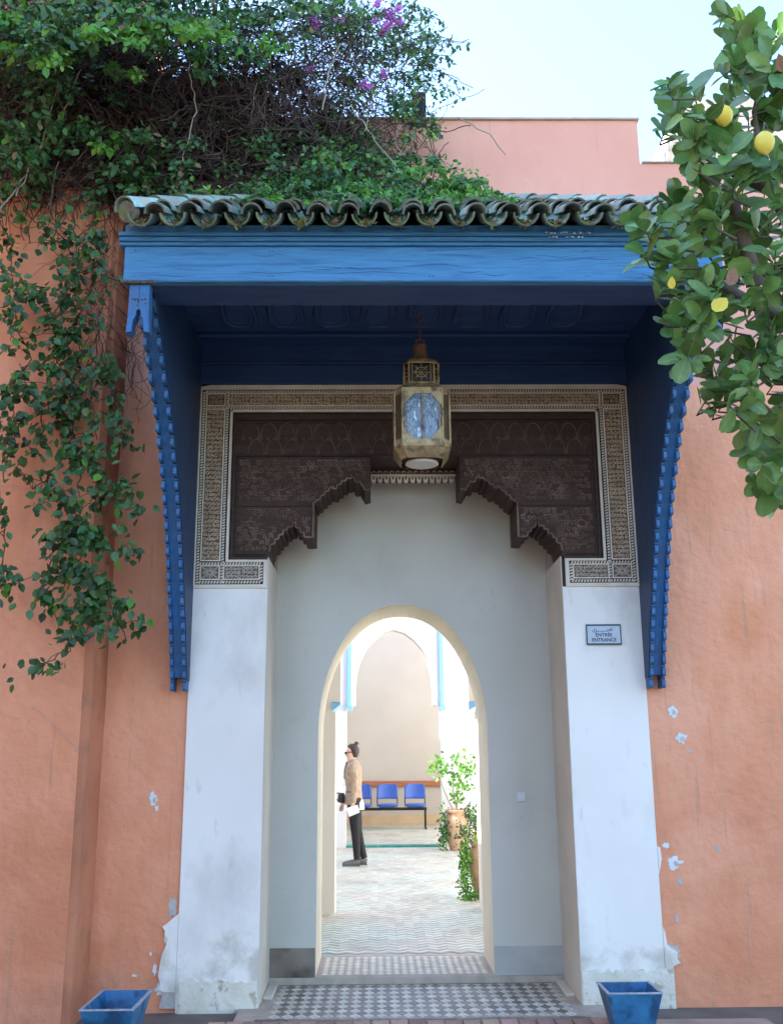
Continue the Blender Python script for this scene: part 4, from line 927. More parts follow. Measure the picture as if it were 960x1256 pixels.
# brackets
prof_b = [(2.03, 6.955), (2.4, 6.83), (2.82, 6.65), (3.1, 6.52), (3.32, 6.39), (3.68, 6.11), (4.05, 5.70), (4.265, 5.42)]
def Yb(z):
    for (a, ya), (b, yb) in zip(prof_b, prof_b[1:]):
        if a <= z <= b: t = (z-a)/(b-a); return ya+(yb-ya)*t
    return prof_b[-1][1]
def toothed(z0, z1):
    pts = []; z = z0; p = .080
    while z < z1-.01:
        za = min(z+p, z1); yf = Yb(z+p*.5)
        pts += [(yf-.004, z), (yf-.014, z+.012), (yf-.014, z+.050), (yf+.004, z+.054), (yf+.002, z+.060), (yf-.008, z+.064), (yf-.008, z+.075), (yf+.006, za)]
        z = za
    return [p for p in pts if p[1] <= z1]
for s in (0, 1):
    X = (lambda x: x) if s == 0 else mx
    br = thing('dummy', '', '') if False else None
    for (xa, xb) in ((-1.425, -1.403), (-1.340, -1.318)):
        m = MB(); pts = toothed(2.03, 4.262); poly = [(W-.002, 2.10), (6.93, 2.03)]+pts+[(5.42, 4.264), (W-.002, 4.264)]
        poly = [(W-.002, 2.03)]+pts+[(W-.002, 4.264)]
        # build as quads strip to stay planar and clean
        a, b = sorted((X(xa), X(xb)))
        n = len(pts); Vv = []
        for x in (a, b):
            Vv += [(x, p[0], p[1]) for p in pts]+[(x, W-.002, p[1]) for p in pts]
        Fs = []
        for i in range(n-1):
            Fs += [(i, n+i, n+i+1, i+1), (2*n+i, 2*n+i+1, 3*n+i+1, 3*n+i), (i, i+1, 2*n+i+1, 2*n+i), (n+i, 3*n+i, 3*n+i+1, n+i+1)]
        Fs += [(0, 2*n, 3*n, n), (n-1, 2*n-1, 4*n-1, 3*n-1)]
        m.add(Vv, Fs); m.build('bracket_cheek', 'bluev', cn)
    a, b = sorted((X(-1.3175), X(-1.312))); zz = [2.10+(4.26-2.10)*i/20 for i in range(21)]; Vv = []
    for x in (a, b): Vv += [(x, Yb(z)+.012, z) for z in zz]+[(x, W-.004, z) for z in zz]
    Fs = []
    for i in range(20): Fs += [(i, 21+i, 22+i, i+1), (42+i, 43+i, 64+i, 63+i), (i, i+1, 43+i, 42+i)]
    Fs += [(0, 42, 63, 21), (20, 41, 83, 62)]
    m = MB(); m.add(Vv, Fs); m.box(a, b, YF+.14, W-.004, 4.262, 4.598); m.build('side_panel', 'blueshade', cn)  # lining added over the inner cheek to carry the shaded tone
    # channel board between the cheeks
    zz = [2.12+(4.26-2.12)*i/24 for i in range(25)]; a, b = sorted((X(-1.4025), X(-1.3405)))
    Vv = []
    for x in (a, b): Vv += [(x, Yb(z)+.022, z) for z in zz]+[(x, W-.004, z) for z in zz]
    n = 25; Fs = []
    for i in range(n-1): Fs += [(i, n+i, n+i+1, i+1), (2*n+i, 2*n+i+1, 3*n+i+1, 3*n+i), (i, i+1, 2*n+i+1, 2*n+i)]
    Fs += [(0, 2*n, 3*n, n)]
    m = MB(); m.add(Vv, Fs); m.build('bracket_web', 'bluev', cn)
    # end board with keyhole notch
    m = MB(); x0, x1 = sorted((X(-1.43), X(-1.305))); c = (x0+x1)/2
    for sg in (-1, 1):
        P_ = [(c+sg*.001, 4.264), (c+sg*.001, 4.10), (c+sg*.012, 4.09), (c+sg*.014, 4.06), (c+sg*.030, 4.03), (c+sg*.036, 3.96), (c+sg*.066, 3.955), (c+sg*.060, 4.05), (c+sg*.057, 4.264)]
        if sg > 0: P_ = P_[::-1]
        m.prism(P_, YF+.012, YF+.09)
    m.build('pendant_board', 'bluev', cn)
    m = MB(); rr = random.Random(3)
    for k in range(26):
        xx = c+rr.uniform(-.045, .045); z = rr.choice([rr.uniform(4.12, 4.25), 4.145+abs(xx-c)*.5, 4.16])
        m.add([(xx-.003, YF+.0105, z-.004), (xx+.003, YF+.0105, z-.003), (xx+.002, YF+.0105, z+.004), (xx-.002, YF+.0105, z+.003)], [(0, 1, 2, 3)])
    m.build('worm_holes', 'black', cn, kind='stuff')
    m = MB()
    for k in range(2): m.tube([(x0-.03+(x1-x0+.06)*i/30, YF+.002+.008*math.cos(i*1.3+k*math.pi), 4.261+.006*math.sin(i*1.3+k*math.pi)) for i in range(31)], .006, 5)
    m.build('tied_wire', 'brassd', cn)
# chipped paint on the cornice
m = MB(); rr = random.Random(9)
for k in range(26):
    x = rr.uniform(.98, 1.27); z = rr.choice((4.553, 4.558, 4.528)); ww = rr.uniform(.004, .014)
    m.add([(x, YF-.0375, z), (x+ww, YF-.0375, z-.001), (x+ww*.9, YF-.0375, z+.006), (x+ww*.1, YF-.0375, z+.007)], [(0, 1, 2, 3)])
m.build('paint_chips', 'flake', cn, kind='stuff')
# ------------------------------------------------------------------ roof tiles
def half_tile(r, L_, th=.010, up_=True, n=9, taper=.9):
    m = MB(); V = []
    for yy, rr_ in ((0, r), (L_, r*taper)):
        for q, ro in ((0, rr_), (1, rr_-th)):
            for i in range(n):
                a = math.pi*i/(n-1); V.append((ro*math.cos(a), yy, ro*math.sin(a)*(1 if up_ else -1)))
    Fs = []; Fe = []
    for i in range(n-1):
        Fs += [(i, i+1, 2*n+i+1, 2*n+i), (n+i, 3*n+i, 3*n+i+1, n+i+1)]; Fe += [(i, n+i, n+i+1, i+1), (2*n+i, 2*n+i+1, 3*n+i+1, 3*n+i)]
    m.add(V, Fs, 0, True); m.add(V, Fe, 1)
    me = bpy.data.meshes.new('roof_tile'); me.from_pydata(m.v, [], m.f); me.materials.append(M['tile']); me.materials.append(M['tileend'])
    me.polygons.foreach_set('material_index', m.m); me.polygons.foreach_set('use_smooth', m.sm); return me
YE, ZE = 5.10, 4.590; SLa = math.atan2(1.20, 1.95); L0 = .25
cov = half_tile(.063, L0+.03, up_=True); pan = half_tile(.075, L0+.03, up_=False); hipm = half_tile(.078, .34, up_=True)
PT = .1835; ncol = 18; CS = math.cos(SLa); SS = math.sin(SLa); rowp = .205
HXL, HXR = XL+.07, XR-.07
def inx(x, d):   # inside the hips at plan distance d behind the eave
    f = d/1.95; return HXL+f*1.10-.04 < x < HXR-f*1.12+.04
x0c = HXL+.05
for i in range(ncol+1):
    xc = x0c+i*PT
    for r in range(11):
        s_ = r*rowp; d = s_*CS
        for kind, xo, me, zo in (('pan', xc, pan, .012), ('cover', xc+PT/2, cov, .012)):
            if xo > HXR-.02 or not inx(xo, d+.05): continue
            if d > 1.8: continue
            o = link('roof_tile', me, cn)
            o.location = Vector((xo+random.uniform(-.006, .006), YE+d+random.uniform(-.016, .012), ZE+s_*SS+zo+(.012 if r else 0)+random.uniform(-.003, .004)))-cn.location
            o.rotation_euler = (SLa-.075+random.uniform(-.03, .03), random.uniform(-.09, .09), random.uniform(-.06, .06))
# hips
for (xa, xb) in ((HXL-.04, HXL+1.02), (HXR+.04, HXR-1.04)):
    A = Vector((xa, YE+.02, ZE+.03)); Bp = Vector((xb, 7.02, ZE+1.22)); d = (Bp-A); n = 9; u = d.normalized()
    rz = math.atan2(-u.x, u.y); rx = math.asin(u.z)
    for k in range(n):
        o = link('roof_tile', hipm, cn); p = A+d*(k/n)
        o.location = p-cn.location+Vector((0, 0, .015+random.uniform(-.004, .004))); o.rotation_euler = (rx-.03, random.uniform(-.05, .05), rz+random.uniform(-.02, .02))
    m = MB(); m.tube([A+u*.02, A+u*.06], .062, 12); m.build('hip_end_plug', 'tileend', cn)
m = MB()    # mortar bed under the tiles
m.add([(HXL+.04, YE+.2, 4.64), (HXR-.04, YE+.2, 4.64), (HXR-1.08, 7.04, 5.70), (HXL+1.08, 7.04, 5.70), (HXL+.04, 7.04, 4.652), (HXR-.04, 7.04, 4.652)], [(0, 1, 2, 3), (0, 3, 4), (1, 5, 2), (0, 4, 5, 1)])
m.build('mortar_bed', 'deck', cn)
m = MB(); rr = random.Random(12)   # moss and litter in the pans
for k in range(2600):
    i = rr.randrange(0, ncol); xc = x0c+i*PT+rr.gauss(0, .018); s_ = rr.uniform(0, 1)**1.6*1.6
    p = Vector((xc, YE+.02+s_*CS, ZE-.055+s_*SS+rr.uniform(0, .025))); 
    if inx(p.x, s_*CS): add_leaf(m, p, rr.uniform(.015, .04), rr, rr.choice((0, 0, 1)), 0, .2)
m.build('litter', ['moss', 'vleafd'], cn, kind='stuff')
# ------------------------------------------------------------------ lantern
lt = thing('hanging_lantern', 'aged brass lantern with glass panes hanging under the canopy', 'lantern', (.305, 6.385, 3.41))
lx, ly_ = .303, 6.385
def octo(h, c):     # irregular octagon, half width h, half of big face c
    return [(lx+a, ly_+b) for a, b in ((-c, -h), (c, -h), (h, -c), (h, c), (c, h), (-c, h), (-h, c), (-h, -c))]
def otube(m, secs, mi=0, cap=True):
    V = []; n = 8
    for (z, h, c) in secs: V += [(p[0], p[1], z) for p in octo(h, c)]
    m.add(V, [(i*n+j, i*n+(j+1) % n, (i+1)*n+(j+1) % n, (i+1)*n+j) for i in range(len(secs)-1) for j in range(n)], mi)
    if cap: m.add(V[:n]+V[-n:], [tuple(range(n-1, -1, -1)), tuple(range(n, 2*n))], mi)
m = MB(); otube(m, [(4.0, .118, .088), (3.985, .135, .10), (3.945, .184, .134), (3.935, .184, .134)]); m.build('shoulder', 'brass', lt)
m = MB(); otube(m, [(3.935, .184, .134), (3.90, .184, .134)], cap=True); otube(m, [(3.59, .184, .134), (3.555, .184, .134)])
for k in range(8):
    a, b = octo(.182, .133)[k], octo(.182, .133)[(k+1) % 8]
    m.tube([(a[0], a[1], 3.555), (a[0], a[1], 3.935)], .009, 5)
    dx, dy = b[0]-a[0], b[1]-a[1]; l = math.hypot(dx, dy)
    if l > .2:
        def Q(u, z, off=0): return (a[0]+dx*u+dy/l*off, a[1]+dy*u-dx/l*off, z)
        m.tube([Q(.5, 3.57), Q(.5, 3.92)], .006, 5)
        for (u, z) in ((.05, 3.895), (.95, 3.895), (.05, 3.595), (.95, 3.595)):
            su = 1 if u < .5 else -1; sz = -1 if z > 3.7 else 1
            f3 = [Q(u-.05*su, z-.012*sz, .006), Q(u+.26*su, z-.012*sz, .006), Q(u-.05*su, z+.085*sz, .006)]; b3 = [Q(u-.05*su, z-.012*sz, 0), Q(u+.26*su, z-.012*sz, 0), Q(u-.05*su, z+.085*sz, 0)]
            m.add(f3+b3, [(0, 1, 2) if su*sz > 0 else (2, 1, 0), (0, 3, 4, 1), (1, 4, 5, 2), (2, 5, 3, 0)])
        for u in (.08, .92): m.tube([Q(u, 3.57), Q(u, 3.92)], .006, 4)
m.build('body_frame', 'brass', lt)
for k in range(8):
    a, b = octo(.176, .128)[k], octo(.176, .128)[(k+1) % 8]
    m = MB(); m.add([(a[0], a[1], 3.59), (b[0], b[1], 3.59), (b[0], b[1], 3.90), (a[0], a[1], 3.90)], [(0, 1, 2, 3)]); m.build('pane', 'pane' if k % 2 == 0 else 'brassd', lt)
m = MB(); otube(m, [(3.553, .188, .136), (3.54, .186, .134), (3.50, .160, .115), (3.472, .135, .095)], cap=False)
for k in range(8):
    a = octo(.187, .135)[k]; b = octo(.135, .095)[k]; m.tube([(a[0], a[1], 3.55), (b[0], b[1], 3.472)], .006, 5)
m.build('skirt', 'brass', lt)
m = MB(); m.loft([(lx, ly_, 3.475, .108, .108), (lx, ly_, 3.464, .112, .112), (lx, ly_, 3.458, .10, .10)], 24); m.build('bottom_disc', 'milk', lt)
m = MB(); otube(m, [(4.0, .106, .076), (4.13, .108, .078), (4.16, .10, .07), (4.19, .06, .045)], cap=True); m.build('dome_core', 'black', lt)
m = MB()
for k in range(8):     # pierced dome faces: frame plus eight-ray rosette
    a, b = octo(.116, .084)[k], octo(.116, .084)[(k+1) % 8]; dx, dy = b[0]-a[0], b[1]-a[1]; l = math.hypot(dx, dy)
    def Q(u, z): return (a[0]+dx*u, a[1]+dy*u, z)
    for pth in ([Q(0, 4.0), Q(0, 4.155)], [Q(0, 4.005), Q(1, 4.005)], [Q(0, 4.15), Q(1, 4.15)]): m.tube(pth, .007, 5)
    if l > .1:
        for sx in (.13, .87): m.tube([Q(sx, 4.005), Q(sx, 4.15)], .004, 4)
        for q in range(4):
            an = q*math.pi/4; m.tube([Q(.5+.34*math.cos(an), 4.078+.062*math.sin(an)), Q(.5-.34*math.cos(an), 4.078-.062*math.sin(an))], .0035, 4)
        m.tube([Q(.5+.24*math.cos(t*math.pi/6), 4.078+.036*math.sin(t*math.pi/6)) for t in range(13)], .0035, 4)
    else:
        for q in range(4): m.tube([Q(0, 4.01+q*.028), Q(1, 4.035+q*.028)], .003, 4); m.tube([Q(1, 4.01+q*.028), Q(0, 4.035+q*.028)], .003, 4)
otube(m, [(4.152, .118, .086), (4.18, .105, .073), (4.205, .06, .043)], cap=True)
m.build('pierced_dome', 'brass', lt)
m = MB(); m.loft([(lx, ly_, 4.19, .075, .075), (lx, ly_, 4.215, .062, .062), (lx, ly_, 4.235, .050, .050), (lx, ly_, 4.30, .047, .047), (lx, ly_, 4.315, .052, .052), (lx, ly_, 4.33, .034, .034), (lx, ly_, 4.34, .01, .01)], 14); m.build('cap', 'copper', lt)
m = MB()
m.tube([(lx-.03, ly_, 4.325), (lx-.028, ly_, 4.355), (lx, ly_, 4.37), (lx+.028, ly_, 4.355), (lx+.03, ly_, 4.325)], .006, 6)
for k in range(7):
    z = 4.36+k*.036; fl_ = k % 2
    m.tube([(lx+(.012*math.cos(t*math.pi/4) if fl_ else 0), ly_+(0 if fl_ else .012*math.cos(t*math.pi/4)), z+.022*math.sin(t*math.pi/4)) for t in range(9)], .004, 5)
m.build('chain', 'copper', lt)
lt.location.z += .02
# ------------------------------------------------------------------ planters
def planter(x0, x1, y0, y1, h, k, label, lean=0):
    t = thing('square_planter', label, 'planter', ((x0+x1)/2, (y0+y1)/2, -.03), 'blue planters at the foot of the door')
    z0 = -.029; e = .016; cx, cy = (x0+x1)/2, (y0+y1)/2
    def rg(z, s, i=0):
        w_, d_ = (x1-x0)/2*s-i, (y1-y0)/2*s-i; return [(cx-w_, cy-d_, z), (cx+w_, cy-d_, z), (cx+w_, cy+d_, z), (cx-w_, cy+d_, z)]
    V = rg(z0, k)+rg(h, 1)+rg(h, 1, e)+rg(h-.12, 1-.12*(1-k)/h, e)
    Fs = [(3, 2, 1, 0)]+[(i, (i+1) % 4, 4+(i+1) % 4, 4+i) for i in range(4)]+[(8+i, 8+(i+1) % 4, 12+(i+1) % 4, 12+i) for i in range(4)]
    m = MB(); m.add(V, Fs); m.build('tub', 'pot', t)
    m = MB()
    A, Bq = rg(h+.001, 1, -.003), rg(h+.001, 1, e)
    m.add(A+Bq, [(i, (i+1) % 4, 4+(i+1) % 4, 4+i) for i in range(4)])
    A2 = rg(h-.006, 1, -.003); m.add(A+A2, [(4+i, 4+(i+1) % 4, (i+1) % 4, i) for i in range(4)])
    m.build('rim', 'potrim', t)
    m = MB(); q = rg(h-.115, 1-.12*(1-k)/h, e); m.add(q, [(0, 1, 2, 3)]); m.build('soil', 'soil', t)
planter(-1.665, -1.365, 6.04, 6.52, .225, .6, 'blue tapered planter at the foot of the left wall')
planter(1.345, 1.67, 6.32, 6.62, .22, .64, 'blue tapered planter in front of the right white pier')
# ------------------------------------------------------------------ dark box on the wall top
fx = thing('floodlight', 'dark square box fixture standing on top of the pink wall', 'floodlight', (.37, W+.3, 6.6))
m = MB(); m.bbox(.31, .428, W+.28, W+.36, 6.82, 7.06, .004); m.build('housing', 'black', fx)
m = MB(); m.box(.322, .418, W+.272, W+.28, 6.84, 7.045); m.build('glass', 'black', fx); m = MB(); m.tube([(.37, W+.32, 6.59), (.37, W+.32, 6.83)], .012, 6); m.build('post', 'black', fx)
# ------------------------------------------------------------------ sunlit building beyond
bt = thing('pale_building', 'pale stone building with a stepped tiled eave beyond the wall at the right', 'building', (6.2, 14, 0))
m = MB(); m.box(4.95, 9.5, 14, 18, 4.7, 11.9); m.prism([(4.55, 10.4), (4.95, 10.2), (4.95, 11.9)], 14.0, 18); m.build('wall', 'lit', bt)
m = MB()
for k in range(7):
    x = 4.50+k*.075; z = 10.45+k*.24; m.bbox(x, x+.05, 13.93, 14.0, z, z+.2, .004)
m.build('eave_edge', 'flakeg', bt)
# ------------------------------------------------------------------ vines
rv = random.Random(21)
def leaf_mesh(mt, wide=1.0, size=1.0):
    me = bpy.data.meshes.new('leaf'); me.from_pydata([(v[0]*wide*size, v[1]*size, v[2]*size) for v in LEAFV], [], LEAFF); me.materials.append(M[mt]); return me
def strand(pts, Y, jit=.02):
    """pixel-free world path through given points"""
    out = []
    P3 = [at(a, b, Y) for a, b in pts]
    for a, b in zip(P3, P3[1:]):
        k = max(2, int((b-a).length/.05))
        for i in range(k): out.append(a.lerp(b, i/k)+Vector((rv.gauss(0, jit), rv.gauss(0, jit), rv.gauss(0, jit))))
    out.append(P3[-1]); return out
hv = thing('climbing_vine', 'dark green climbing vine hanging down the left wall', 'vine', (-2.4, 6.5, 0))
strands = [  # pixel anchors of the photographed shoots, at the wall's distance
 ([(150, 180), (110, 280), (95, 330), (60, 400), (110, 470), (120, 540)], 6.45, 1.0), ([(60, 200), (30, 260), (75, 290), (100, 330)], 6.5, 1.2),
 ([(90, 260), (95, 300), (130, 340), (150, 345)], 6.45, 1.0), ([(0, 240), (15, 330), (20, 400), (40, 440), (20, 470), (15, 560)], 6.45, 1.3),
 ([(110, 440), (85, 470), (90, 540), (60, 590), (40, 600)], 6.5, 1.2), ([(100, 540), (120, 590), (150, 615), (155, 625)], 6.5, 1.2),
 ([(95, 560), (100, 640), (90, 680), (115, 720), (110, 770), (85, 800), (35, 825)], 6.45, 1.9), ([(100, 640), (60, 680), (55, 745)], 6.5, 1.1),
 ([(100, 650), (140, 675), (165, 682)], 6.5, 1.2), ([(110, 700), (140, 750), (155, 785)], 6.5, 1.2), ([(80, 420), (60, 460), (50, 540)], 6.5, 1.0),
 ([(95, 340), (100, 400), (70, 430), (75, 510)], 6.45, 1.4), ([(120, 380), (130, 450), (140, 475), (150, 545)], 6.5, .8), ([(0, 480), (10, 520), (5, 590)], 6.4, 1.2), ([(0, 600), (8, 650), (0, 720)], 6.4, .7),
 ([(0, 330), (40, 350), (60, 390)], 6.5, 1.2), ([(60, 600), (110, 660), (80, 720)], 6.5, 1.4), ([(70, 760), (110, 740), (130, 700)], 6.5, 1.2)]
sm = MB(); cand = []
for (pp, Y, dn) in strands:
    path = strand(pp, Y, .012); sm.tube(path, .0045, 4)
    for p in path:
        for q in range(3):
            if rv.random() < (.62 if p.z > 3.2 else .9)*dn:
                o = Vector((rv.gauss(0, .045*dn), rv.gauss(-.03, .04), rv.gauss(-.01, .045))); cand.append((p+o, rv.uniform(.045, .088)))
        if rv.random() < .4*dn:
            c = p+Vector((rv.gauss(0, .10), rv.gauss(-.04, .04), rv.gauss(0, .05))); sm.tube([p, (p+c)/2+Vector((0, 0, .02)), c], .003, 3)
            for q in range(9): cand.append((c+Vector((rv.gauss(0, .035), rv.gauss(0, .03), rv.gauss(0, .03))), rv.uniform(.045, .085)))
# wispy bare stems against the wall
for k in range(120):
    a = at(rv.uniform(100, 170), rv.uniform(230, 430), 6.62); path = [a]
    d = Vector((rv.gauss(0, .5), 0, -1)).normalized()
    for i in range(9): d = (d+Vector((rv.gauss(0, .35), 0, rv.gauss(0, .35)))).normalized(); path.append(path[-1]+d*.055)
    for q in path: q.y = (6.66 if q.x < -1.9 else 6.98)+rv.uniform(-.04, 0)
    sm.tube(path, rv.uniform(.0012, .0028), 3)
sm.build('stem', 'stem', hv, kind='stuff')
lm = [leaf_mesh('vleaf'), leaf_mesh('vleaf', 1.25), leaf_mesh('vleafb')]
rv.shuffle(cand); cand.sort(key=lambda c: -c[1]); rst = MB()
def place(parent, me, p, size, rr, droop, face):
    o = link('leaf', me, parent); A = leafmat(rr, droop, face).to_4x4(); A.translation = p-parent.location
    o.matrix_basis = A @ Matrix.Scale(size, 4); return o
for k, (p, s_) in enumerate(cand):
    if k < 298: place(hv, rv.choice([lm[0], lm[0], lm[1], lm[1], lm[0], lm[2] if rv.random() < .2 else lm[0]]), p, s_, rv, .9, .8)
    else: add_leaf(rst, p, s_, rv, 1 if rv.random() < .04 else 0, .9, .8, 1.1)
rst.build('small_leaves', ['vleaf', 'vleafb'], hv, kind='stuff')
# bougainvillea mass above the canopy -------------------------------
bv = thing('bougainvillea', 'tangled bougainvillea with magenta flowers spreading over the tiled canopy', 'bougainvillea', (-.6, 6.7, 5.6))
lf = MB(); st_ = MB()
# (px,py,rx,ry,Y,leaves,bright share,size)
masses = [(60, 20, 120, 45, 6.3, 900, .12, .07), (200, 15, 110, 35, 6.4, 800, .2, .065), (120, 45, 60, 25, 6.2, 260, .5, .07), (310, 10, 90, 30, 6.6, 500, .2, .055), (40, 110, 60, 70, 6.35, 420, .05, .065), (110, 140, 70, 50, 6.45, 180, .1, .06),
 (20, 200, 50, 40, 6.4, 200, .05, .065), (190, 105, 60, 40, 6.6, 170, .05, .055), (260, 60, 60, 30, 6.6, 200, .25, .055), (150, 85, 30, 12, 6.2, 60, .8, .065),
 (130, 165, 40, 18, 6.2, 60, .7, .065), (180, 220, 60, 25, 6.5, 160, .1, .055), (190, 175, 30, 25, 6.3, 70, .1, .055), (240, 200, 50, 30, 6.4, 140, .05, .05), (150, 210, 25, 25, 6.3, 50, .1, .06), (225, 140, 50, 30, 6.6, 70, .05, .05), (290, 130, 50, 40, 6.7, 90, .05, .045),
 (330, 190, 60, 40, 6.6, 420, .1, .045), (400, 150, 60, 50, 6.8, 520, .15, .042), (440, 40, 80, 40, 6.8, 900, .15, .042), (380, 30, 60, 30, 6.7, 360, .25, .045), (500, 60, 45, 30, 6.8, 360, .1, .04), (460, 100, 60, 35, 6.8, 420, .15, .042),
 (500, 150, 35, 30, 6.7, 300, .3, .045), (420, 200, 70, 35, 6.6, 620, .2, .045), (480, 210, 60, 30, 6.5, 460, .3, .045), (520, 195, 28, 16, 6.6, 120, .3, .045), (360, 232, 90, 22, 6.3, 520, .2, .045), (470, 238, 80, 16, 6.1, 520, .35, .045), (560, 236, 45, 10, 6.2, 260, .8, .045), (600, 243, 30, 7, 6.3, 80, .8, .05), (545, 215, 16, 12, 6.4, 50, .5, .045), (430, 244, 60, 10, 5.75, 330, .6, .045), (520, 246, 60, 9, 5.8, 330, .7, .045), (590, 246, 40, 7, 5.9, 200, .9, .045), (470, 225, 80, 22, 6.2, 420, .5, .045), (400, 215, 60, 30, 6.2, 420, .3, .045), (560, 228, 34, 14, 6.3, 200, .7, .045), (350, 236, 40, 16, 6.1, 200, .4, .045), (300, 248, 30, 6, 5.8, 80, .4, .045), (70, 55, 60, 25, 5.9, 240, .6, .07), (250, 30, 80, 25, 5.9, 260, .6, .06),
 (300, 60, 40, 20, 6.7, 120, .15, .045), (345, 90, 40, 20, 6.7, 120, .15, .045), (260, 240, 60, 10, 6.2, 140, .3, .045), (440, 256, 40, 6, 5.6, 60, .3, .045), (330, 258, 30, 5, 5.6, 30, .3, .04)]
for (cx, cy, rx, ry, Y, n, br, sz) in masses:
    sx = sz
    if cy < 70 and cx < 350: Y -= .35
    # clumps within each mass give an uneven outline
    cl = [(rv.gauss(0, .55), rv.gauss(0, .55), rv.uniform(-.25, .25), rv.random()) for _ in range(max(3, n//22))]
    for i in range(int(n*1.9)):
        c = rv.choice(cl); p = at(cx+(c[0]+rv.gauss(0, .16))*rx, cy+(c[1]+rv.gauss(0, .16))*ry, Y+c[2]+rv.gauss(0, .06))
        add_leaf(lf, p, sx*rv.uniform(.6, 1.25), rv, 1 if rv.random() < (br*1.8 if c[3] > .5 else br*.2) else (2 if rv.random() < .03 else 0), .5, .5, .95)
# sprays reaching into the sky
for pts, n in (([(500, 60), (540, 45), (560, 50), (575, 48)], 30), ([(480, 90), (530, 85), (560, 95), (580, 108)], 34), ([(500, 100), (530, 112), (550, 108), (565, 120)], 14), ([(490, 30), (530, 20), (545, 30)], 40), ([(520, 60), (545, 70), (560, 62)], 30), ([(500, 5), (520, 10), (530, 20)], 30), ([(510, 75), (535, 80), (545, 95)], 30)):
    path = strand(pts, 6.7, .008); st_.tube(path, .003, 4)
    for i in range(n): add_leaf(lf, rv.choice(path)+Vector((rv.gauss(0, .02), rv.gauss(0, .03), rv.gauss(-.015, .02))), rv.uniform(.03, .055), rv, 0, 1.0, .6)
lf.build('foliage', ['vleaf', 'vleafb', 'vleafd'], bv, kind='stuff')
# the dry inner tangle of stems
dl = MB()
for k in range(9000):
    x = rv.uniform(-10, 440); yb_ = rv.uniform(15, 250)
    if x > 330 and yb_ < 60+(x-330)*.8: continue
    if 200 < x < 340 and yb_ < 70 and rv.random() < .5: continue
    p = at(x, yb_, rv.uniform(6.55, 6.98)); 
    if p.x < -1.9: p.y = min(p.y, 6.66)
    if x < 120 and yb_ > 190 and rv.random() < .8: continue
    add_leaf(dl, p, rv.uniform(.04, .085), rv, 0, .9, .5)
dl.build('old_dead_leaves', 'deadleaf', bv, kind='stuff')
for k in range(4200):
    a = at(rv.uniform(0, 450) if rv.random() < .8 else rv.uniform(120, 520), rv.uniform(10, 245), rv.uniform(6.45, 7.0)); path = [a]
    if a.z > 6.9 and rv.random() < .3: continue
    d = Vector((rv.gauss(0, .7), rv.gauss(0, .3), rv.gauss(-.2, .7))).normalized()
    for i in range(rv.choice((5, 7, 10))): d = (d+Vector((rv.gauss(0, .3), rv.gauss(0, .15), rv.gauss(-.03, .3)))).normalized(); path.append(path[-1]+d*.06)
    for q in path: q.y = min(q.y, 6.66 if q.x < -1.9 else 7.0)
    st_.tube(path, rv.uniform(.0015, .005), 3, 1 if rv.random() < .02 else 0, cap=False)
for pts in ([(0, 260), (40, 200), (75, 140), (100, 85)], [(10, 0), (20, 30), (5, 70)], [(415, 55), (400, 100), (395, 135)], [(430, 130), (465, 180), (490, 210)], [(560, 145), (600, 165), (620, 190)], [(20, 240), (50, 180), (70, 110)], [(230, 70), (240, 130), (225, 200)], [(130, 0), (180, 20), (200, 60)]):
    st_.tube(strand(pts, 6.3, .006), .005, 5, 1)
st_.build('stem', ['stem', 'stemp'], bv, kind='stuff')
for (cx, cy, r, n) in ((478, 20, 10, 12), (488, 12, 6, 6), (476, 32, 8, 9), (462, 5, 6, 6), (470, 38, 5, 6), (382, 24, 5, 5), (389, 32, 5, 5), (418, 28, 6, 5), (470, 92, 5, 5), (452, 108, 5, 5), (445, 104, 5, 3), (381, 86, 4, 3), (533, 199, 4, 3), (460, 25, 4, 3), (490, 28, 4, 4)):
    m = MB(); c0 = at(cx, cy, 6.55)
    for k in range(n*2):
        c = c0+Vector((rv.gauss(0, r*.0024), rv.gauss(0, .02), rv.gauss(0, r*.0024)))
        for q in range(3):
            a = q*2.09+rv.random(); u = Vector((math.cos(a), -.3, math.sin(a))); w_ = Vector((-math.sin(a), 0, math.cos(a)))
            s_ = .026; m.add([c, c+u*s_*.5+w_*s_*.4, c+u*s_+Vector((0, -.008, 0)), c+u*s_*.5-w_*s_*.4], [(0, 1, 2, 3)], 0, False, rv.random())
    m.build('flower_cluster', 'flower', bv)
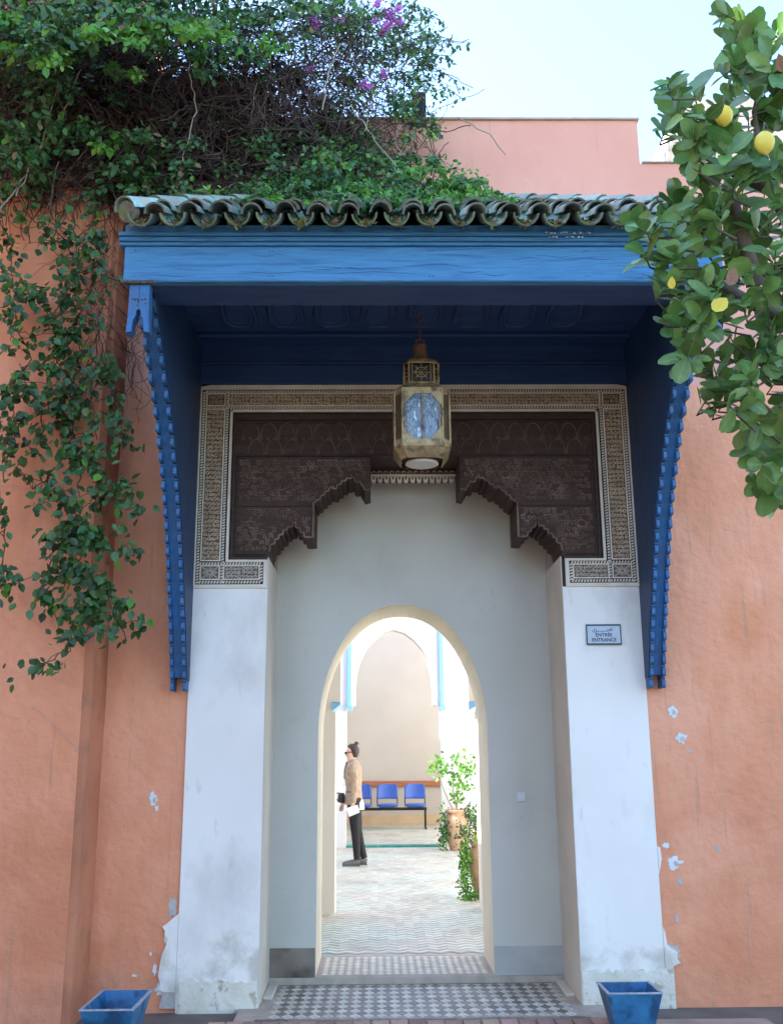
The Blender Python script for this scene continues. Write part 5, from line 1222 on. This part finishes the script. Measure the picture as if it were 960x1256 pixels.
# ------------------------------------------------------------------ citrus tree at the right
tr = thing('citrus_tree', 'leafy citrus tree with a few yellow leaves reaching in from the right', 'tree', (2.35, 3.3, 0))
rt_ = random.Random(5)
m = MB(); m.tube([(2.35, 3.3, -.03), (2.33, 3.3, .8), (2.26, 3.32, 1.7), (2.12, 3.3, 2.3), (1.9, 3.25, 2.75)], [.10, .085, .075, .065, .05], 12)
br_ = [[(2.12, 3.3, 2.3), (1.75, 3.2, 2.85), (1.50, 3.2, 3.05), (1.34, 3.2, 3.2), (1.24, 3.2, 3.28)], [(1.9, 3.25, 2.75), (1.6, 3.25, 3.2), (1.42, 3.2, 3.6), (1.40, 3.2, 3.9), (1.44, 3.2, 4.05)],
       [(1.9, 3.25, 2.75), (1.6, 3.2, 2.78), (1.38, 3.15, 2.82), (1.18, 3.1, 2.95)], [(1.75, 3.2, 2.6), (1.55, 3.15, 2.5), (1.42, 3.1, 2.45), (1.36, 3.1, 2.38)], [(1.5, 3.2, 3.05), (1.25, 3.1, 3.1), (1.12, 3.1, 3.2), (1.05, 3.1, 3.26)], [(1.42, 3.2, 3.6), (1.28, 3.2, 3.66), (1.18, 3.2, 3.72)], [(1.9, 3.25, 2.75), (1.95, 3.3, 3.6), (1.8, 3.2, 4.4)], [(1.34, 3.2, 3.2), (1.25, 3.1, 3.5), (1.12, 3.1, 3.6)]]
for b in br_: m.tube(b, [.034*(1-.93*i/(len(b)-1))**1.2 for i in range(len(b))], 8)
m.build('trunk', 'bark', tr)
outline = [(885, 12), (905, 16), (960, 20), (990, 100), (990, 600), (960, 632), (940, 620), (925, 570), (900, 520), (862, 492), (850, 465), (835, 420), (826, 395), (812, 350), (800, 325), (778, 290), (776, 262), (808, 262), (826, 245), (850, 215), (835, 180), (806, 150), (800, 110), (830, 95), (868, 100), (880, 55)]
def inpoly(x, y): return inside((x, y), outline)
OB = [(0, 0, 0), (.17, .22, .02), (.29, .52, .03), (.25, .78, .02), (.10, .95, -.02), (-.08, .97, -.02), (-.27, .78, .02), (-.29, .52, .03), (-.17, .22, .02), (0, .25, -.02), (0, .55, -.03), (0, .82, -.04)]
OBF = [(0, 1, 9), (1, 2, 10, 9), (2, 3, 11, 10), (3, 4, 11), (4, 5, 11), (5, 6, 11), (6, 7, 10, 11), (7, 8, 9, 10), (8, 0, 9)]
def omesh(mt, w_=1.0, bend=0):
    me = bpy.data.meshes.new('leaf'); me.from_pydata([(v_[0]*w_, v_[1], v_[2]*1.6-bend*v_[1]**2) for v_ in OB], [], OBF); me.materials.append(M[mt])
    for p in me.polygons: p.use_smooth = True
    return me
lv = [omesh('tleaf', 1.05, .1), omesh('tleaf', .9, .25), omesh('tleaf', 1.2, .05), omesh('tleaf', .75, .3)]
ly2 = [omesh('tleafy', 1.25, .1)]; lr2 = [omesh('tleafr', 1.1, .2)]
tw = MB(); leaves = []
whorls = [(905, 40), (850, 115), (815, 160), (846, 150), (880, 150), (915, 75), (945, 70), (880, 85), (925, 120), (955, 130), (850, 190), (890, 190), (930, 200), (860, 230), (790, 280),  (835, 265), (870, 265), (905, 262), (940, 265), (820, 320), (790, 312)]
n = 0
while len(whorls) < 180 and n < 5000:
    n += 1; x, y = rt_.uniform(750, 995), rt_.uniform(0, 640)
    if not inpoly(x, y): continue
    hole = any(math.hypot((x-hx)/1.0, y-hy) < hr for hx, hy, hr in ((925, 360+25, 16), (895, 455, 12), (850, 205, 14), (940, 470, 10), (905, 240, 8), (835, 205, 12), (925, 500, 14)))
    if hole and rt_.random() < .9: continue
    if sum(1 for w2 in whorls if math.hypot(w2[0]-x, w2[1]-y) < 13) > 0: continue
    whorls.append((x, y))
for (x, y) in whorls:
    Yd = 3.15+rt_.uniform(-.25, .35); c = at(x, y, Yd)
    ax = Vector((rt_.gauss(-.35, .4), rt_.gauss(-.5, .3), rt_.gauss(.25, .5))).normalized()
    if y > 500: ax = Vector((rt_.gauss(-.2, .3), rt_.gauss(-.4, .3), rt_.gauss(-.5, .3))).normalized()
    bs = c+Vector((rt_.uniform(.06, .12), .05, rt_.uniform(-.06, .02))); tw.tube([bs, c-ax*.05+Vector((rt_.gauss(0, .008), .02, rt_.gauss(0, .008))), c], [.0045, .0035, .002], 5)
    k = rt_.choice((5, 6, 7, 8)); ph = rt_.random()*6
    e1 = ax.orthogonal().normalized(); e2 = ax.cross(e1)
    for i in range(k):
        a = ph+i*2.4; tilt = rt_.uniform(.5, 1.25)
        d = (ax*math.cos(tilt)+(e1*math.cos(a)+e2*math.sin(a))*math.sin(tilt)); d.z -= .12; d.normalize()
        nrm = (ax+Vector((0, -.3, .35))+Vector((rt_.gauss(0, .25), rt_.gauss(0, .25), rt_.gauss(0, .25)))); xx = d.cross(nrm).normalized(); nn = xx.cross(d)
        A = Matrix((xx, d, nn)).transposed().to_4x4(); A.translation = c-ax*.03*(i/k)*2
        leaves.append((A, rt_.uniform(.056, .108)*(1.12 if y < 260 else 1)))
tw.build('twig', 'bark', tr, kind='stuff')
special = [ (892, 378, .07, 0), (824, 346, .04, 0), (903, 342, .07, 1), (955, 75, .06, 1)]
for (x, y, s_, k) in special:
    A = leafmat(rt_, .9, 1.4).to_4x4(); A.translation = at(x, y, 2.82)+Vector((0, 0, s_*.5))-tr.location
    o = link('leaf', (ly2 if k == 0 else lr2)[0], tr, label='yellow leaf' if k == 0 else 'withered red brown leaf'); o.matrix_basis = A @ Matrix.Scale(s_, 4)
for (x, y, r_) in ((937, 175, .032), (887, 142, .031)):
    m = MB(); c = at(x, y, 2.86 if x > 900 else 3.0); m.loft([(c.x, c.y, c.z+r_*1.25*h, r_*w2, r_*w2) for h, w2 in ((-1.12, .02), (-1.04, .16), (-.9, .42), (-.6, .78), (-.2, .98), (.2, 1), (.6, .8), (.88, .45), (1, .1))], 14)
    m.build('lemon', 'lemon', tr); m = MB(); m.tube([c+Vector((0, 0, r_*1.2)), c+Vector((.015, .02, r_*1.2+.05)), c+Vector((.06, .10, r_*1.2+.09))], .003, 5); m.build('stalk', 'bark', tr)
leaves.sort(key=lambda q: q[0].translation.y); rest = MB()
for k, (A, s_) in enumerate(leaves):
    if k < 286:
        o = link('leaf', rt_.choice(lv), tr); A = A.copy(); A.translation -= tr.location; o.matrix_basis = A @ Matrix.Scale(s_, 4)
    else: rest.add([A @ (Vector(v_)*s_) for v_ in OB], OBF, 0, True, rt_.random())
rest.build('inner_leaves', 'tleaf', tr, kind='stuff')
